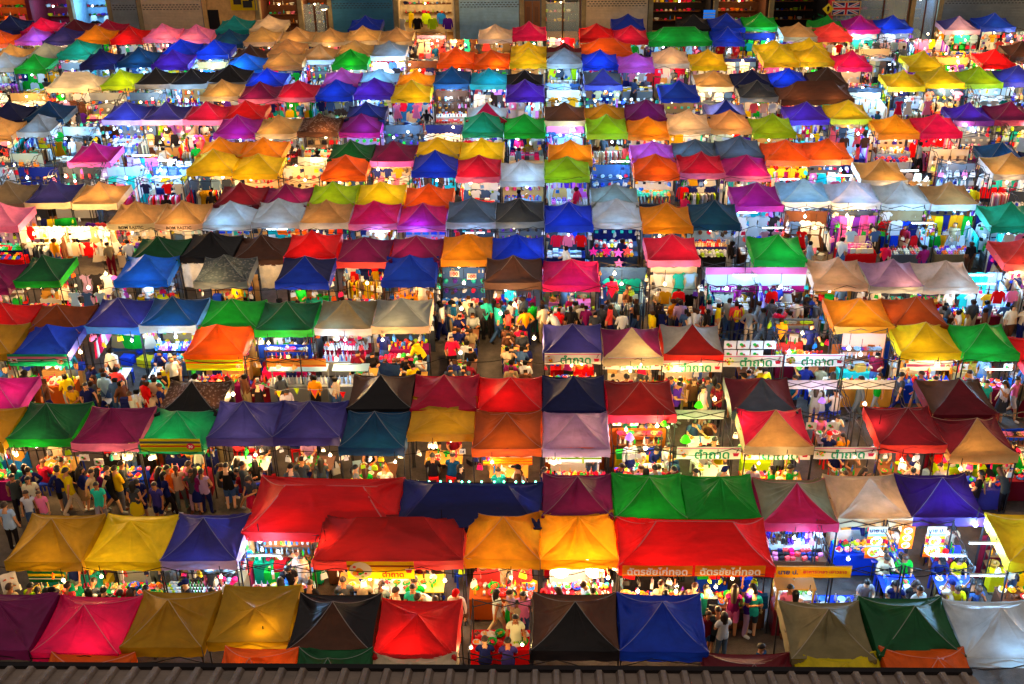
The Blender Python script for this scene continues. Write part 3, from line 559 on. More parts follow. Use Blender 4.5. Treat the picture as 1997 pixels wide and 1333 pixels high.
def rand_person(x, y, rz, pose, where, rnd, z=0.0, s=None):
    fem = rnd.random() < .52
    if fem:
        top = (rnd.choice(['tee', 'tee', 'tank', 'long']), rnd.choice(SHIRTS)); b = rnd.choice([('trousers', rnd.choice(BOTTOMS)), ('shorts', rnd.choice(BOTTOMS)), ('skirt', rnd.choice(SHIRTS))])
        h = (rnd.choice(['long', 'long', 'tail', 'bun']), None); k = rnd.uniform(.92, 1.0)
    else:
        top = (rnd.choice(['tee', 'tee', 'tee', 'long']), rnd.choice(SHIRTS)); b = rnd.choice([('trousers', rnd.choice(BOTTOMS)), ('trousers', rnd.choice(BOTTOMS)), ('shorts', rnd.choice(BOTTOMS))])
        h = (rnd.choice(['short', 'short', 'short', 'cap']), None); k = rnd.uniform(.98, 1.07)
    person(x, y, rz, pose, top, b, h, s or k, where, z, rnd)
TOPW = dict(tee='t-shirt', long='long-sleeved shirt', tank='sleeveless top')
def flush_people():
    vis = []
    for q in PEOPLE:
        px, py = pr((q['x'], q['y'], 1.3))
        if -30 < px < 2030 and -20 < py < 1300: vis.append(q)
    vis.sort(key=lambda q: -pxm((q['x'], q['y'], 1))); far = vis[296:]; PEOPLE[:] = vis[:296]
    if far:
        mb = MB(); A_, b = [], 0
        for q in far:
            rnd = random.Random(q['seed']); lco, lf, lr = POSES[q['pose']]['low']; ca, sa = math.cos(q['rz']), math.sin(q['rz']); p = lco*q['s']
            A_.append(np.column_stack((p[:, 0]*ca-p[:, 1]*sa+q['x'], p[:, 0]*sa+p[:, 1]*ca+q['y'], p[:, 2]))); mb.f += [tuple(i+b for i in f) for f in lf]; b += len(lco)
            sk, hr = hx(rnd.choice(SKINS)), hx(rnd.choice(HAIRC)); T_, B_ = CC[q['top'][1]], CC[q['bottom'][1]]; sh = q['bottom'][0] == 'shorts'
            mp = dict(torso=T_, arm=T_, fore=sk, neck=sk, head=sk, hair=hr, hip=B_, thigh=B_, calf=sk if sh else B_, foot=CC['black']); mb.c += [mp[r] for r in lr]
        mb.v = np.concatenate(A_).tolist(); mb.m = [0]*len(mb.f); o = ob('distant_crowd', mb.mesh('distant_crowd', 'vcloth', True)); o['kind'] = 'stuff'
    for i, q in enumerate(PEOPLE):
        rnd = random.Random(q['seed']); P = POSES[q['pose']]
        hk, hc = q['hair']; hcw = f"{cw(hc)} cap" if hk == 'cap' and hc else ('a headscarf' if hk == 'scarf' else {'short': 'short dark hair', 'long': 'long dark hair', 'tail': 'ponytail', 'bun': 'hair bun', 'cap': 'cap'}[hk])
        tw = f"{cw(q['top'][1])} {TOPW[q['top'][0]]}"; bw = f"{cw(q['bottom'][1])} {dict(gown='skirt').get(q['bottom'][0], q['bottom'][0])}"
        lb = f"{'child' if q['kid'] else 'person'} {('seated' if q['pose'] in ('sit','eat') else POSEW[q['pose']].split()[0])} in {tw}, {bw} and {hcw}"
        q['parts3'] = (lb, q['where'])
        o = tag(ob('person', P['me'], None, (q['x'], q['y'], q['z']), (0, 0, q['rz']), (q['s'],)*3, hx(q['skin'] or rnd.choice(SKINS))), 'x', 'person', 'people at the night market')
        q['o'] = o
        if i < 150 and q['pose'] in ('stand', 'walk', 'browse', 'phone', 'stride') and rnd.random() < .42:
            sd = rnd.choice((-1, 1)); bc = rnd.choice(['black', 'brown', 'tan', 'white', 'red', 'navy', 'pink']); g_ = q['s']; ca, sa = math.cos(q['rz']), math.sin(q['rz']); lx, ly = sd*.235*g_, .03*g_
            bo = thing('shoulder_bag', f"{cw(bc)} shoulder bag carried by the {' '.join(lb.split()[:1])} in {tw} {q['where']}", 'bag', (q['x']+lx*ca-ly*sa, q['y']+lx*sa+ly*ca, .86*g_), q['rz'], 'shoulder bags')
            ob('bag', cached('sbag', lambda: MB().box((0, 0, 0), (.09, .26, .24), taper=.85).mesh('bag', 'cloth')), bo, color=bc)
            ob('strap', cached(('strap', sd), lambda: MB().tube((0, -.10, .11), (-sd*.12, -.02, .57), .012, 4).tube((0, .10, .11), (-sd*.12, .03, .57), .012, 4).mesh('strap', 'cloth')), bo, color=bc)
        ob('shirt', P['parts'][q['top'][0]], o, color=tuple(c*rnd.uniform(.85, 1.1) for c in CC[q['top'][1]][:3])+(1,))
        nm = {'gown': 'skirt'}.get(q['bottom'][0], q['bottom'][0]); ob(nm, P['parts'][q['bottom'][0]], o, color=tuple(c*rnd.uniform(.85, 1.1) for c in CC[q['bottom'][1]][:3])+(1,))
        sc_ = rnd.choice(['black', 'white', 'grey', 'brown'])
        for n in 'lr': ob('shoe', P['parts']['shoe'+n], o, color=sc_)
        ob({'cap': 'cap', 'scarf': 'headscarf'}.get(hk, 'hair'), HAIR[hk], o, P['head'], (P['pitch'], 0, 0), color=CC[hc] if hc else (hx(rnd.choice(HAIRC)) if hk not in ('cap', 'scarf') else CC[rnd.choice(['black', 'navy', 'white', 'red'])]))
        if pxm((q['x'], q['y'], 1)) > 50: ob('face', FACE, o, P['head'], (P['pitch'], 0, 0), color='black')
    # shortest label that singles each person out
    seen = Counter(q['parts3'][0] for q in PEOPLE)
    for q in PEOPLE:
        lb, wh = q['parts3']
        a = lb.split()
        if wh:
            ws = wh.split(); lb2 = f"{a[0]} {a[1]} in "+' '.join(a[3:]).split(' and ')[0]
            lb2 = lb2.split()[:max(5, 16-len(ws))]; lb = ' '.join(lb2).rstrip(',')+' '+wh
        q['o']['label'] = trim(lb)
# ------------------------------------------------------------------ goods, garments, furniture (built once, copied)
def garment_mesh(k):
    mb = MB()
    if k == 'tshirt': pts = [(-.20, -.68), (.20, -.68), (.21, -.22), (.30, -.30), (.38, -.20), (.20, -.02), (.08, 0), (0, -.05), (-.08, 0), (-.20, -.02), (-.38, -.20), (-.30, -.30), (-.21, -.22)]
    elif k == 'dress': pts = [(-.34, -1.05), (-.1, -1.08), (.12, -1.05), (.34, -1.07), (.16, -.42), (.20, -.18), (.27, -.22), (.30, -.10), (.16, 0), (.06, -.06), (-.06, -.06), (-.16, 0), (-.30, -.10), (-.27, -.22), (-.20, -.18), (-.16, -.42)]
    elif k == 'pair_of_trousers': pts = [(-.20, -1.0), (-.06, -1.0), (0, -.36), (.06, -1.0), (.20, -1.0), (.20, -.3), (.17, 0), (-.17, 0), (-.20, -.3)]
    elif k == 'shirt': pts = [(-.22, -.74), (.22, -.74), (.22, -.24), (.27, -.62), (.36, -.60), (.31, -.12), (.20, -.02), (.07, 0), (0, -.07), (-.07, 0), (-.20, -.02), (-.31, -.12), (-.36, -.60), (-.27, -.62), (-.22, -.24)]
    elif k == 'skirt_garment': pts = [(-.30, -.62), (0, -.65), (.30, -.62), (.16, 0), (-.16, 0)]
    mb.prism(pts, -.022, .022)
    return mb.mesh(k, 'cloth')
def goods_mesh(k):
    mb = MB()
    if k == 'folded_garment': mb.box((0, 0, .02), (.24, .20, .04), taper=.93); mb.box((0, -.01, .045), (.20, .14, .012))
    elif k == 'cardboard_box': mb.box((0, 0, .13), (.36, .26, .26)); mb.box((0, 0, .262), (.06, .262, .006))
    elif k == 'goods_box': mb.box((0, 0, .05), (.14, .10, .10)); mb.box((0, 0, .102), (.10, .07, .006))
    elif k == 'bowl': mb.lathe([(.05, 0), (.09, .02), (.13, .07), (.122, .07), (.09, .045), (.001, .045)], 10)
    elif k == 'plate': mb.lathe([(.07, 0), (.13, .02), (.12, .022), (.07, .010), (.001, .012)], 12)
    elif k == 'food_tray': mb.box((0, 0, .008), (.34, .24, .016)); [mb.box(c, d) for c, d in (((-.165, 0, .03), (.012, .24, .05)), ((.165, 0, .03), (.012, .24, .05)), ((0, -.115, .03), (.32, .012, .05)), ((0, .115, .03), (.32, .012, .05)))]
    elif k == 'bottle': mb.lathe([(.032, 0), (.034, .01), (.034, .15), (.013, .20), (.013, .24), (.016, .24), (.016, .26), (.001, .262)], 8)
    elif k == 'basket': mb.lathe([(.13, 0), (.17, .11), (.18, .12), (.165, .115), (.125, .02), (.001, .02)], 10)
    elif k == 'cup': mb.lathe([(.03, 0), (.042, .11), (.038, .11), (.028, .01), (.001, .01)], 8)
    elif k == 'handbag': mb.box((0, 0, -.24), (.28, .10, .22), taper=.8); mb.tube((-.08, 0, -.13), (-.06, 0, -.01), .01, 4); mb.tube((.08, 0, -.13), (.06, 0, -.01), .01, 4); mb.tube((-.06, 0, -.01), (.06, 0, -.01), .01, 4)
    elif k == 'cap_good': mb.lathe([(.10, 0), (.095, .06), (.05, .105), (.001, .11)], 10); mb.add([(-.08, -.06, .005), (.08, -.06, .005), (.05, -.18, -.01), (-.05, -.18, -.01)], [(0, 1, 2, 3)])
    elif k == 'shoe_good':
        for s in (-.05, .05): mb.box((s, 0, .03), (.075, .24, .05), taper=.75); mb.box((s, .06, .07), (.065, .10, .05), taper=.8)
    elif k == 'doll': mb.ball((0, 0, .07), .08, 8, 5); mb.ball((0, -.01, .18), .065, 8, 5); mb.ball((-.045, 0, .235), .022, 5, 3); mb.ball((.045, 0, .235), .022, 5, 3)
    elif k == 'heap_of_food':
        rr = random.Random(4)
        for _ in range(9): mb.ball((rr.uniform(-.08, .08), rr.uniform(-.06, .06), .035+rr.uniform(0, .03)), rr.uniform(.03, .045), 6, 4)
    return mb.mesh(k, 'plain', k in ('bowl', 'plate', 'bottle', 'basket', 'cup', 'doll', 'cap_good', 'heap_of_food'))
GK = ['tshirt', 'dress', 'pair_of_trousers', 'shirt', 'skirt_garment']; GM = {k: garment_mesh(k) for k in GK}
DK = ['folded_garment', 'cardboard_box', 'goods_box', 'bowl', 'plate', 'food_tray', 'bottle', 'basket', 'cup', 'handbag', 'cap_good', 'shoe_good', 'doll', 'heap_of_food']; DM = {k: goods_mesh(k) for k in DK}
GNAME = dict(tshirt='t-shirt', dress='dress', pair_of_trousers='pair of trousers', shirt='long-sleeved shirt', skirt_garment='skirt', cap_good='cap', shoe_good='pair of shoes', heap_of_food='heap of food', doll='soft toy')
ONAME = dict(skirt_garment='skirt', cap_good='cap', shoe_good='shoe_pair', heap_of_food='food_heap', doll='soft_toy')
ITEMS = []                                     # kind, location, rot z, scale, colour, where it hangs or stands
def item(k, x, y, z, rz=0, s=1.0, c='white', where='', lab=None): ITEMS.append((k, x, y, z, rz, s, c, where, lab))
def flush_items(limit=290):
    byk = {}
    for it in ITEMS:
        px, py = pr(it[1:4])
        if -40 < px < 2040 and -30 < py < 1360: byk.setdefault('garment' if it[0] in GM else it[0], []).append(it)
    rest_c, rest_g = [], []
    for k, L_ in byk.items():
        L_.sort(key=lambda it: -pxm(it[1:4])*it[5])
        lim = limit if k in ('garment',) else {'goods_box': 130, 'folded_garment': 110}.get(k, 150)
        if len(L_) <= 300: lim = min(300, max(lim, len(L_))) if k not in ('goods_box', 'folded_garment') else lim
        for n, it in enumerate(L_):
            if n < lim:
                kk, x, y, z, rz, s, c, wh, lab = it; me = GM.get(kk) or DM[kk]
                rn = GNAME.get(kk, kk.replace('_', ' '))
                o = ob(ONAME.get(kk, kk), me, None, (x, y, z), (0, 0, rz), (s,)*3, c)
                lb = lab or f"{cw(c)} {rn} {wh}"
                tag(o, lb, {'garment': 'clothing'}.get(k, rn.split(' of ')[0] if 'pair' not in rn else rn.split()[-1]), {'garment': 'clothes hanging at the market stalls'}.get(k, (rn+'s' if not rn.endswith('s') else rn)+' on the stalls'))
            else: (rest_c if it[0] in GM else rest_g).append(it)
    for nm, R_, m in (('hanging_clothes', rest_c, 'vcloth'), ('market_goods', rest_g, 'vcol')):
        if not R_: continue
        vs, fs, cs, b = [], [], [], 0
        unit = {}
        for kk, x, y, z, rz, s, c, wh, lab in R_:
            if kk not in unit:
                me = GM.get(kk) or DM[kk]; co = np.empty(len(me.vertices)*3); me.vertices.foreach_get('co', co); unit[kk] = (co.reshape(-1, 3), [tuple(p.vertices) for p in me.polygons])
            co, pf = unit[kk]; ca, sa = math.cos(rz), math.sin(rz); q = co*s
            vs.append(np.column_stack((q[:, 0]*ca-q[:, 1]*sa+x, q[:, 0]*sa+q[:, 1]*ca+y, q[:, 2]+z)))
            fs += [tuple(i+b for i in f) for f in pf]; b += len(co); cs += [CC[c]]*len(pf)
        mb = MB(); mb.v = np.concatenate(vs).tolist(); mb.f = fs; mb.m = [0]*len(fs); mb.c = cs
        o = ob(nm, mb.mesh(nm, m)); o['kind'] = 'stuff'
def bulb_mesh(c):
    mb = MB(); mb.ball((0, 0, -.10), .058, 12, 8, 0); return mb.mesh('glass', 'bulb_'+c, True)
BULB = {c: bulb_mesh(c) for c in 'wc'}
def _so(): mb = MB(); mb.lathe([(.022, -.035), (.026, .03), (.010, .045)], 8); return mb.mesh('socket', 'matte', True)
def _co(): mb = MB(); mb.tube((0, 0, .04), (0, 0, .42), .012, 4); return mb.mesh('cord', 'matte')
SOCK, CORD = _so(), _co()
LIGHT = {}
for c in 'wc':
    l = bpy.data.lights.new('lamp_light', 'POINT'); l.energy = LAMP_W[c]; l.color = LAMP_C[c]; l.shadow_soft_size = .06; LIGHT[c] = l
LAMPS = []
def lamp(x, y, z, c, where, k=1.0, cord=.42, lab=None): LAMPS.append((x, y, z, c, where, k, cord, lab))
def flush_lamps():
    LAMPS.sort(key=lambda q: -pxm(q[:3]))
    far = MB()
    for i, (x, y, z, c, where, k, cord, lab) in enumerate(LAMPS):
        l = LIGHT[c]
        if k != 1: l = cached(('L', c, round(k, 1)), lambda: LIGHT[c].copy()); l.energy = LAMP_W[c]*round(k, 1)
        lo = bpy.data.objects.new('lamp_light', l); COL.objects.link(lo)
        if i < 296 and c == 'c' and lab is None and i % 3 == 0:
            o = thing('tube_lamp', f"cool white tube lamp {where}", 'tube lamp', (x, y, z), 0, 'tube lamps lighting the stalls')
            ob('glass', cached('tube', lambda: MB().tube((-.42, 0, -.06), (.42, 0, -.06), .022, 8).mesh('glass', 'bulb_c', True)), o); ob('holder', cached('holder', lambda: MB().box((0, 0, -.02), (.92, .05, .03)).box((-.45, 0, -.05), (.03, .04, .06)).box((.45, 0, -.05), (.03, .04, .06)).mesh('holder', 'plain')), o, color='white'); ob('cord', CORD, o, scale=(1, 1, cord/.42), color='black')
            lo.parent = o; lo.location = (0, 0, -.12)
        elif i < 296:
            o = thing('hanging_bulb', lab or f"bare {'warm' if c == 'w' else 'cool white'} bulb {where}", 'bulb', (x, y, z), 0, 'bare bulbs lighting the stalls')
            ob('glass', BULB[c], o, scale=(k**.3,)*3); ob('socket', SOCK, o, color='white'); ob('cord', CORD, o, scale=(1, 1, cord/.42), color='black')
            lo.parent = o; lo.location = (0, 0, -.10)
        else:
            lo.location = (x, y, z-.1); far.ball((x, y, z-.10), .055, 10, 6, 0 if c == 'w' else 1)
    o = ob('distant_bulbs', far.mesh('distant_bulbs', ['bulb_w', 'bulb_c'], True)); o['kind'] = 'stuff'
def cloth_mesh(wd, dp, h, drop, seed):
    rnd = random.Random(seed); mb = MB(); hw, hd = wd/2+.012, dp/2+.012
    mb.box((0, 0, h), (wd+.02, dp+.02, .012))
    per = []; n = max(8, int((wd+dp)*2/.14)); P = [(-hw, -hd), (hw, -hd), (hw, hd), (-hw, hd)]
    L_ = [2*hw, 2*hd, 2*hw, 2*hd]; T = sum(L_); 
    for i in range(n):
        s = T*i/n; k = 0
        while s > L_[k]: s -= L_[k]; k += 1
        a, b = P[k], P[(k+1) % 4]; f = s/L_[k]; per.append((a[0]+(b[0]-a[0])*f, a[1]+(b[1]-a[1])*f))
    vs = []
    for j in range(3):
        for i, (x, y) in enumerate(per):
            o_ = 1+(.03*math.sin(i*1.9+seed)*j/2)*min(1, 1/max(wd, .3)); vs.append((x*o_, y*o_, h-(drop*j/2)+(.006 if j == 0 else 0)))
    mb.add(vs, [(j*n+i, (j+1)*n+i, (j+1)*n+(i+1) % n, j*n+(i+1) % n) for j in range(2) for i in range(n)])
    return mb.mesh('cloth', 'cloth')
def table(x, y, wd, dp, h, c, label, rz=0, cloth=True, top=None, group='market tables'):
    o = thing({'food counters': 'food_counter', 'dining tables': 'dining_table'}.get(group, 'sales_table'), label, 'table', (x, y, 0), rz, group); wd, dp = round(wd, 1), round(dp, 2)
    def tm(): mb = MB(); mb.box((0, 0, h-.025), (wd-.01, dp-.01, .03)); return mb.mesh('tabletop', 'plain')
    ob('tabletop', cached(('tt', wd, dp, h), tm), o, color=top or 'wood')
    def lm(): mb = MB(); mb.box((0, 0, (h-.04)/2), (.03, .03, h-.04)); return mb.mesh('leg', 'metal')
    for sx in (-1, 1):
        for sy in (-1, 1): ob('leg', cached(('tl', h), lm), o, (sx*(wd/2-.06), sy*(dp/2-.05), 0))
    if cloth: sd = random.randrange(3); ob('tablecloth', cached(('cl', wd, dp, h, sd), lambda: cloth_mesh(wd, dp, h, h-.08, sd)), o, color=c)
    return o
def stool(x, y, c, label, h=.45):
    o = thing('plastic_stool', label, 'stool', (x, y, 0), random.uniform(0, 1), 'plastic stools in the dining areas')
    def sm(): mb = MB(); mb.box((0, 0, h-.015), (.30, .30, .03)); mb.box((0, 0, h-.05), (.28, .28, .04)); return mb.mesh('seat', 'plain')
    def lm(): mb = MB(); mb.box((0, 0, (h-.07)/2), (.05, .05, h-.07), taper=.8); return mb.mesh('leg', 'plain')
    ob('seat', cached('stool', sm), o, color=c)
    for sx in (-1, 1):
        for sy in (-1, 1): ob('leg', cached('sleg', lm), o, (sx*.125, sy*.125, 0), color=c)
    return o
def chair(x, y, rz, c, label):
    o = thing('plastic_chair', label, 'chair', (x, y, 0), rz, 'plastic chairs in the dining areas')
    def sm(): mb = MB(); mb.box((0, 0, .43), (.42, .40, .03)); return mb.mesh('seat', 'plain')
    def lm(): mb = MB(); mb.box((0, 0, .21), (.035, .035, .42)); return mb.mesh('leg', 'plain')
    def bk():
        mb = MB(); mb.box((0, .20, .82), (.42, .03, .06)); mb.box((-.19, .195, .62), (.04, .03, .40)); mb.box((.19, .195, .62), (.04, .03, .40))
        for i in range(4): mb.box((-.11+.073*i, .2, .62), (.03, .018, .36))
        return mb.mesh('backrest', 'plain')
    ob('seat', cached('cse', sm), o, color=c); ob('backrest', cached('cbk', bk), o, color=c)
    for sx in (-1, 1):
        for sy in (-1, 1): ob('leg', cached('cleg', lm), o, (sx*.185, sy*.175, 0), color=c)
    return o
def rack(x, y, wd, h, label, rz=0):
    o = thing('clothes_rail', label, 'clothes rail', (x, y, 0), rz, 'clothes rails at the stalls'); wd = round(wd, 1)
    def rm(): mb = MB(); mb.tube((-wd/2, 0, h), (wd/2, 0, h), .014, 5); return mb.mesh('rail', 'metal')
    def pm(): mb = MB(); mb.tube((0, 0, 0), (0, 0, h), .016, 5); mb.box((0, 0, .02), (.04, .45, .03)); return mb.mesh('post', 'metal')
    ob('rail', cached(('ra', wd, h), rm), o)
    for s in (-1, 1): ob('post', cached(('po', h), pm), o, (s*(wd/2-.03), 0, 0))
    return o
def shelf_rack(x, y, wd, ref, rnd, pal, kinds):
    o = thing('shelf_rack', f"tiered shelf rack of goods {ref}", 'shelf rack', (x, y, 0), 0, 'shelf racks in the stalls'); wd = round(wd, 1)
    def sm(): mb = MB(); mb.box((0, 0, 0), (wd, .30, .025)); return mb.mesh('shelf', 'plain')
    def pm(): mb = MB(); mb.box((0, 0, .75), (.03, .03, 1.5)); return mb.mesh('post', 'metal')
    for z in (.35, .7, 1.05, 1.4):
        ob('shelf', cached(('sh', wd), sm), o, (0, 0, z), color='wood')
        g = rnd.choice(kinds)
        for i in range(int(wd/.15)):
            if rnd.random() < .9: item(g, x-wd/2+.1+i*.15, y-.05, z+.014, rnd.uniform(-.4, .4), rnd.uniform(.75, 1), rnd.choice(pal), ref)
    for sx in (-1, 1):
        for sy in (-1, 1): ob('post', cached('shp', pm), o, (sx*(wd/2-.02), sy*.14, 0))
def clutter(x, y, wd, dp, ref, rnd, pal, hang=9, floor=7):
    for i in range(hang):                        # small bags and packets hung from the frame bars
        s = rnd.choice((-1, 1, 0, 0)); xx = x+(s*(wd/2-.06) if s else rnd.uniform(-.45, .45)*wd); yy = y+(rnd.uniform(-.45, .4)*dp if s else -dp/2+.06)
        item('handbag', xx, yy, 1.86-rnd.choice((0, 0, .3)), rnd.uniform(0, 3), rnd.uniform(.4, .8), rnd.choice(pal+['white', 'paper']), ref)
    for i in range(floor):
        g = rnd.choice(['cardboard_box', 'basket', 'goods_box', 'goods_box', 'cardboard_box']); item(g, x+rnd.uniform(-.42, .42)*wd, y+rnd.uniform(-.1, .42)*dp, .005, rnd.uniform(0, 3), rnd.uniform(.7, 1.3), rnd.choice(['tan', 'bamboo', 'white', 'blue', 'red', 'black', 'sky']+pal), ref)
def panel_mesh(wd, h, seed):
    def go():
        mb = MB(); n, k = 12, 4; rnd = random.Random(seed); ph = rnd.uniform(0, 6); vs = []
        for j in range(k+1):
            for i in range(n+1): u = -.5+i/n; vs.append((u*wd, .02*math.sin(u*wd*7+ph)*(1-j/k*.3), h*(1-j/k)))
        mb.add(vs, [(j*(n+1)+i, (j+1)*(n+1)+i, (j+1)*(n+1)+i+1, j*(n+1)+i+1) for j in range(k) for i in range(n)]); return mb.mesh('back_wall', 'cloth', True)
    return cached(('pan', wd, h, seed), go)
def banner(x, y, z, wd, h, bg, label, lines, rz=0, extra=None, rx=0, glow=False, pics=(), stripe=None):
    """printed banner: lines = (text, colour, centre u, centre v, width) in banner units of width wd"""
    o = thing('banner', label, 'banner', (x, y, z), rz, None); o.rotation_euler = (rx, 0, rz)
    mb = MB(); n = 12; rp_ = len(label) % 7
    mb.add([(wd*(-.5+i/n), .008*math.sin(i*1.1+rp_), h*(.5-j/2)) for j in range(3) for i in range(n+1)], [(j*(n+1)+i, (j+1)*(n+1)+i, (j+1)*(n+1)+i+1, j*(n+1)+i+1) for j in range(2) for i in range(n)])
    ob('sheet', mb.mesh('sheet', 'backlit' if glow else 'print', True), o, color=bg)
    if stripe:
        for c, v0, v1 in stripe: mb = MB(); mb.box((0, -.0125, (v0+v1)/2*h), (wd*.995, .004, (v1-v0)*h)); ob('printed_band', mb.mesh('printed_band', 'print'), o, color=c)
    for s, c, u, v, w_ in lines:
        me = textmesh(s, bold=.022); ob('lettering', me, o, (u*wd, -.022, v*h), (math.pi/2, 0, 0), (w_*wd, w_*wd, 1), c)
    for kind, u, v, r in pics: food_picture(o, kind, u*wd, v*h, r)
    return o
def food_picture(o, kind, x, z, r):
    mb = MB(); rr = random.Random(int((x+9)*100)); d = lambda rad, y, c, cx=0, cz=0: mb.prism([(cx+rad*math.cos(i*math.pi/6), cz+rad*.92*math.sin(i*math.pi/6)) for i in range(12)], y, y+.004, 0, CC[c])
    if kind == 'salad':
        d(r, -.016, 'cream')
        for i in range(16): a = rr.uniform(0, 6.28); q = rr.uniform(0, r*.8); d(r*rr.uniform(.12, .28), -.020-.0004*i, rr.choice(['lime', 'green', 'crimson', 'orange', 'amber', 'white', 'coral']), q*math.cos(a), q*math.sin(a)*.9)
    elif kind == 'mortar':
        mb.prism([(-r*.8, r*.25), (-r*.55, -r*.75), (r*.55, -r*.75), (r*.8, r*.25)], -.020, -.014, 0, CC['crimson']); mb.prism([(-r*.85, r*.25), (r*.85, r*.25), (r*.85, r*.42), (-r*.85, r*.42)], -.022, -.014, 0, CC['paper']); mb.prism([(r*.0, r*.42), (r*.16, r*.42), (r*.62, r*1.5), (r*.42, r*1.55)], -.022, -.014, 0, CC['maroon'])
    elif kind == 'photo':
        mb.prism([(-r, -r*.7), (r, -r*.7), (r, r*.7), (-r, r*.7)], -.018, -.014, 0, CC['paper']); 
        for i in range(8): d(r*rr.uniform(.15, .32), -.019-.0004*i, rr.choice(['amber', 'crimson', 'orange', 'brown', 'green', 'coral']), rr.uniform(-.5, .5)*r, rr.uniform(-.3, .3)*r)
    elif kind == 'dot': d(r, -.018, 'crimson')
    for i, v in enumerate(mb.v): mb.v[i] = (v[0]+x, v[1], v[2]+z)
    ob({'mortar': 'mortar_picture', 'dot': 'price_disc'}.get(kind, 'food_picture'), mb.mesh('picture', 'vcol'), o)
# ------------------------------------------------------------------ stalls: what stands under the canopies and in the open cells
COOL = [(0, 300, 60, 352), (100, 60, 420, 190), (180, 235, 340, 350), (330, 330, 380, 420), (560, 60, 760, 200), (480, 170, 770, 345), (700, 0, 900, 300), (860, 290, 1260, 460), (1050, 110, 1330, 290), (1440, 60, 1820, 345), (1450, 345, 1997, 640),
        (1070, 450, 1270, 560), (440, 640, 740, 770), (0, 870, 100, 960), (140, 860, 410, 960), (640, 600, 760, 700), (1060, 870, 1200, 940), (1680, 1060, 1920, 1190), (320, 1090, 640, 1190), (1160, 700, 1640, 780), (1860, 690, 1990, 780), (1370, 500, 1600, 640), (380, 640, 480, 700)]
def lightcode(px, py, rnd):
    c = any(a <= px <= b2 and b <= py <= d for a, b, b2, d in COOL)
    if rnd.random() < (.22 if py < 600 else .08): c = not c
    return 'c' if c else 'w'
PAL = [['white', 'cream', 'beige', 'paper'], ['denim', 'navy', 'sky', 'slate'], ['red', 'crimson', 'white', 'pink'], ['yellow', 'amber', 'white', 'green'], ['black', 'grey', 'white', 'graphite'],
       ['pink', 'coral', 'peach', 'white'], ['turquoise', 'sky', 'white', 'teal'], ['khaki', 'tan', 'brown', 'cream'], ['purple', 'lilac', 'orchid', 'white'], ['navy', 'red', 'white', 'mustard'], ['sky', 'white', 'denim', 'white']]
BRIGHT = 'red crimson hotpink pink orange amber yellow lime green turquoise azure blue purple white white white paper cream sky grey black black navy brown tan coral'.split()
TCL = 'white cream sky slate navy black denim maroon khaki grey red plum brown indigo graphite'.split()
FOODC = 'amber orange crimson coral yellow lime green brown tan cream mustard rust'.split()
BACKC = 'grey sky slate tan denim khaki navy graphite beige brown cream lilac'.split()
def back_wall(root, wd, dp, h, c, z=0.0):
    ob('back_wall', panel_mesh(round(wd, 1), round(h, 1), random.randrange(3)), root, (0, dp/2-.07, z), color=c)
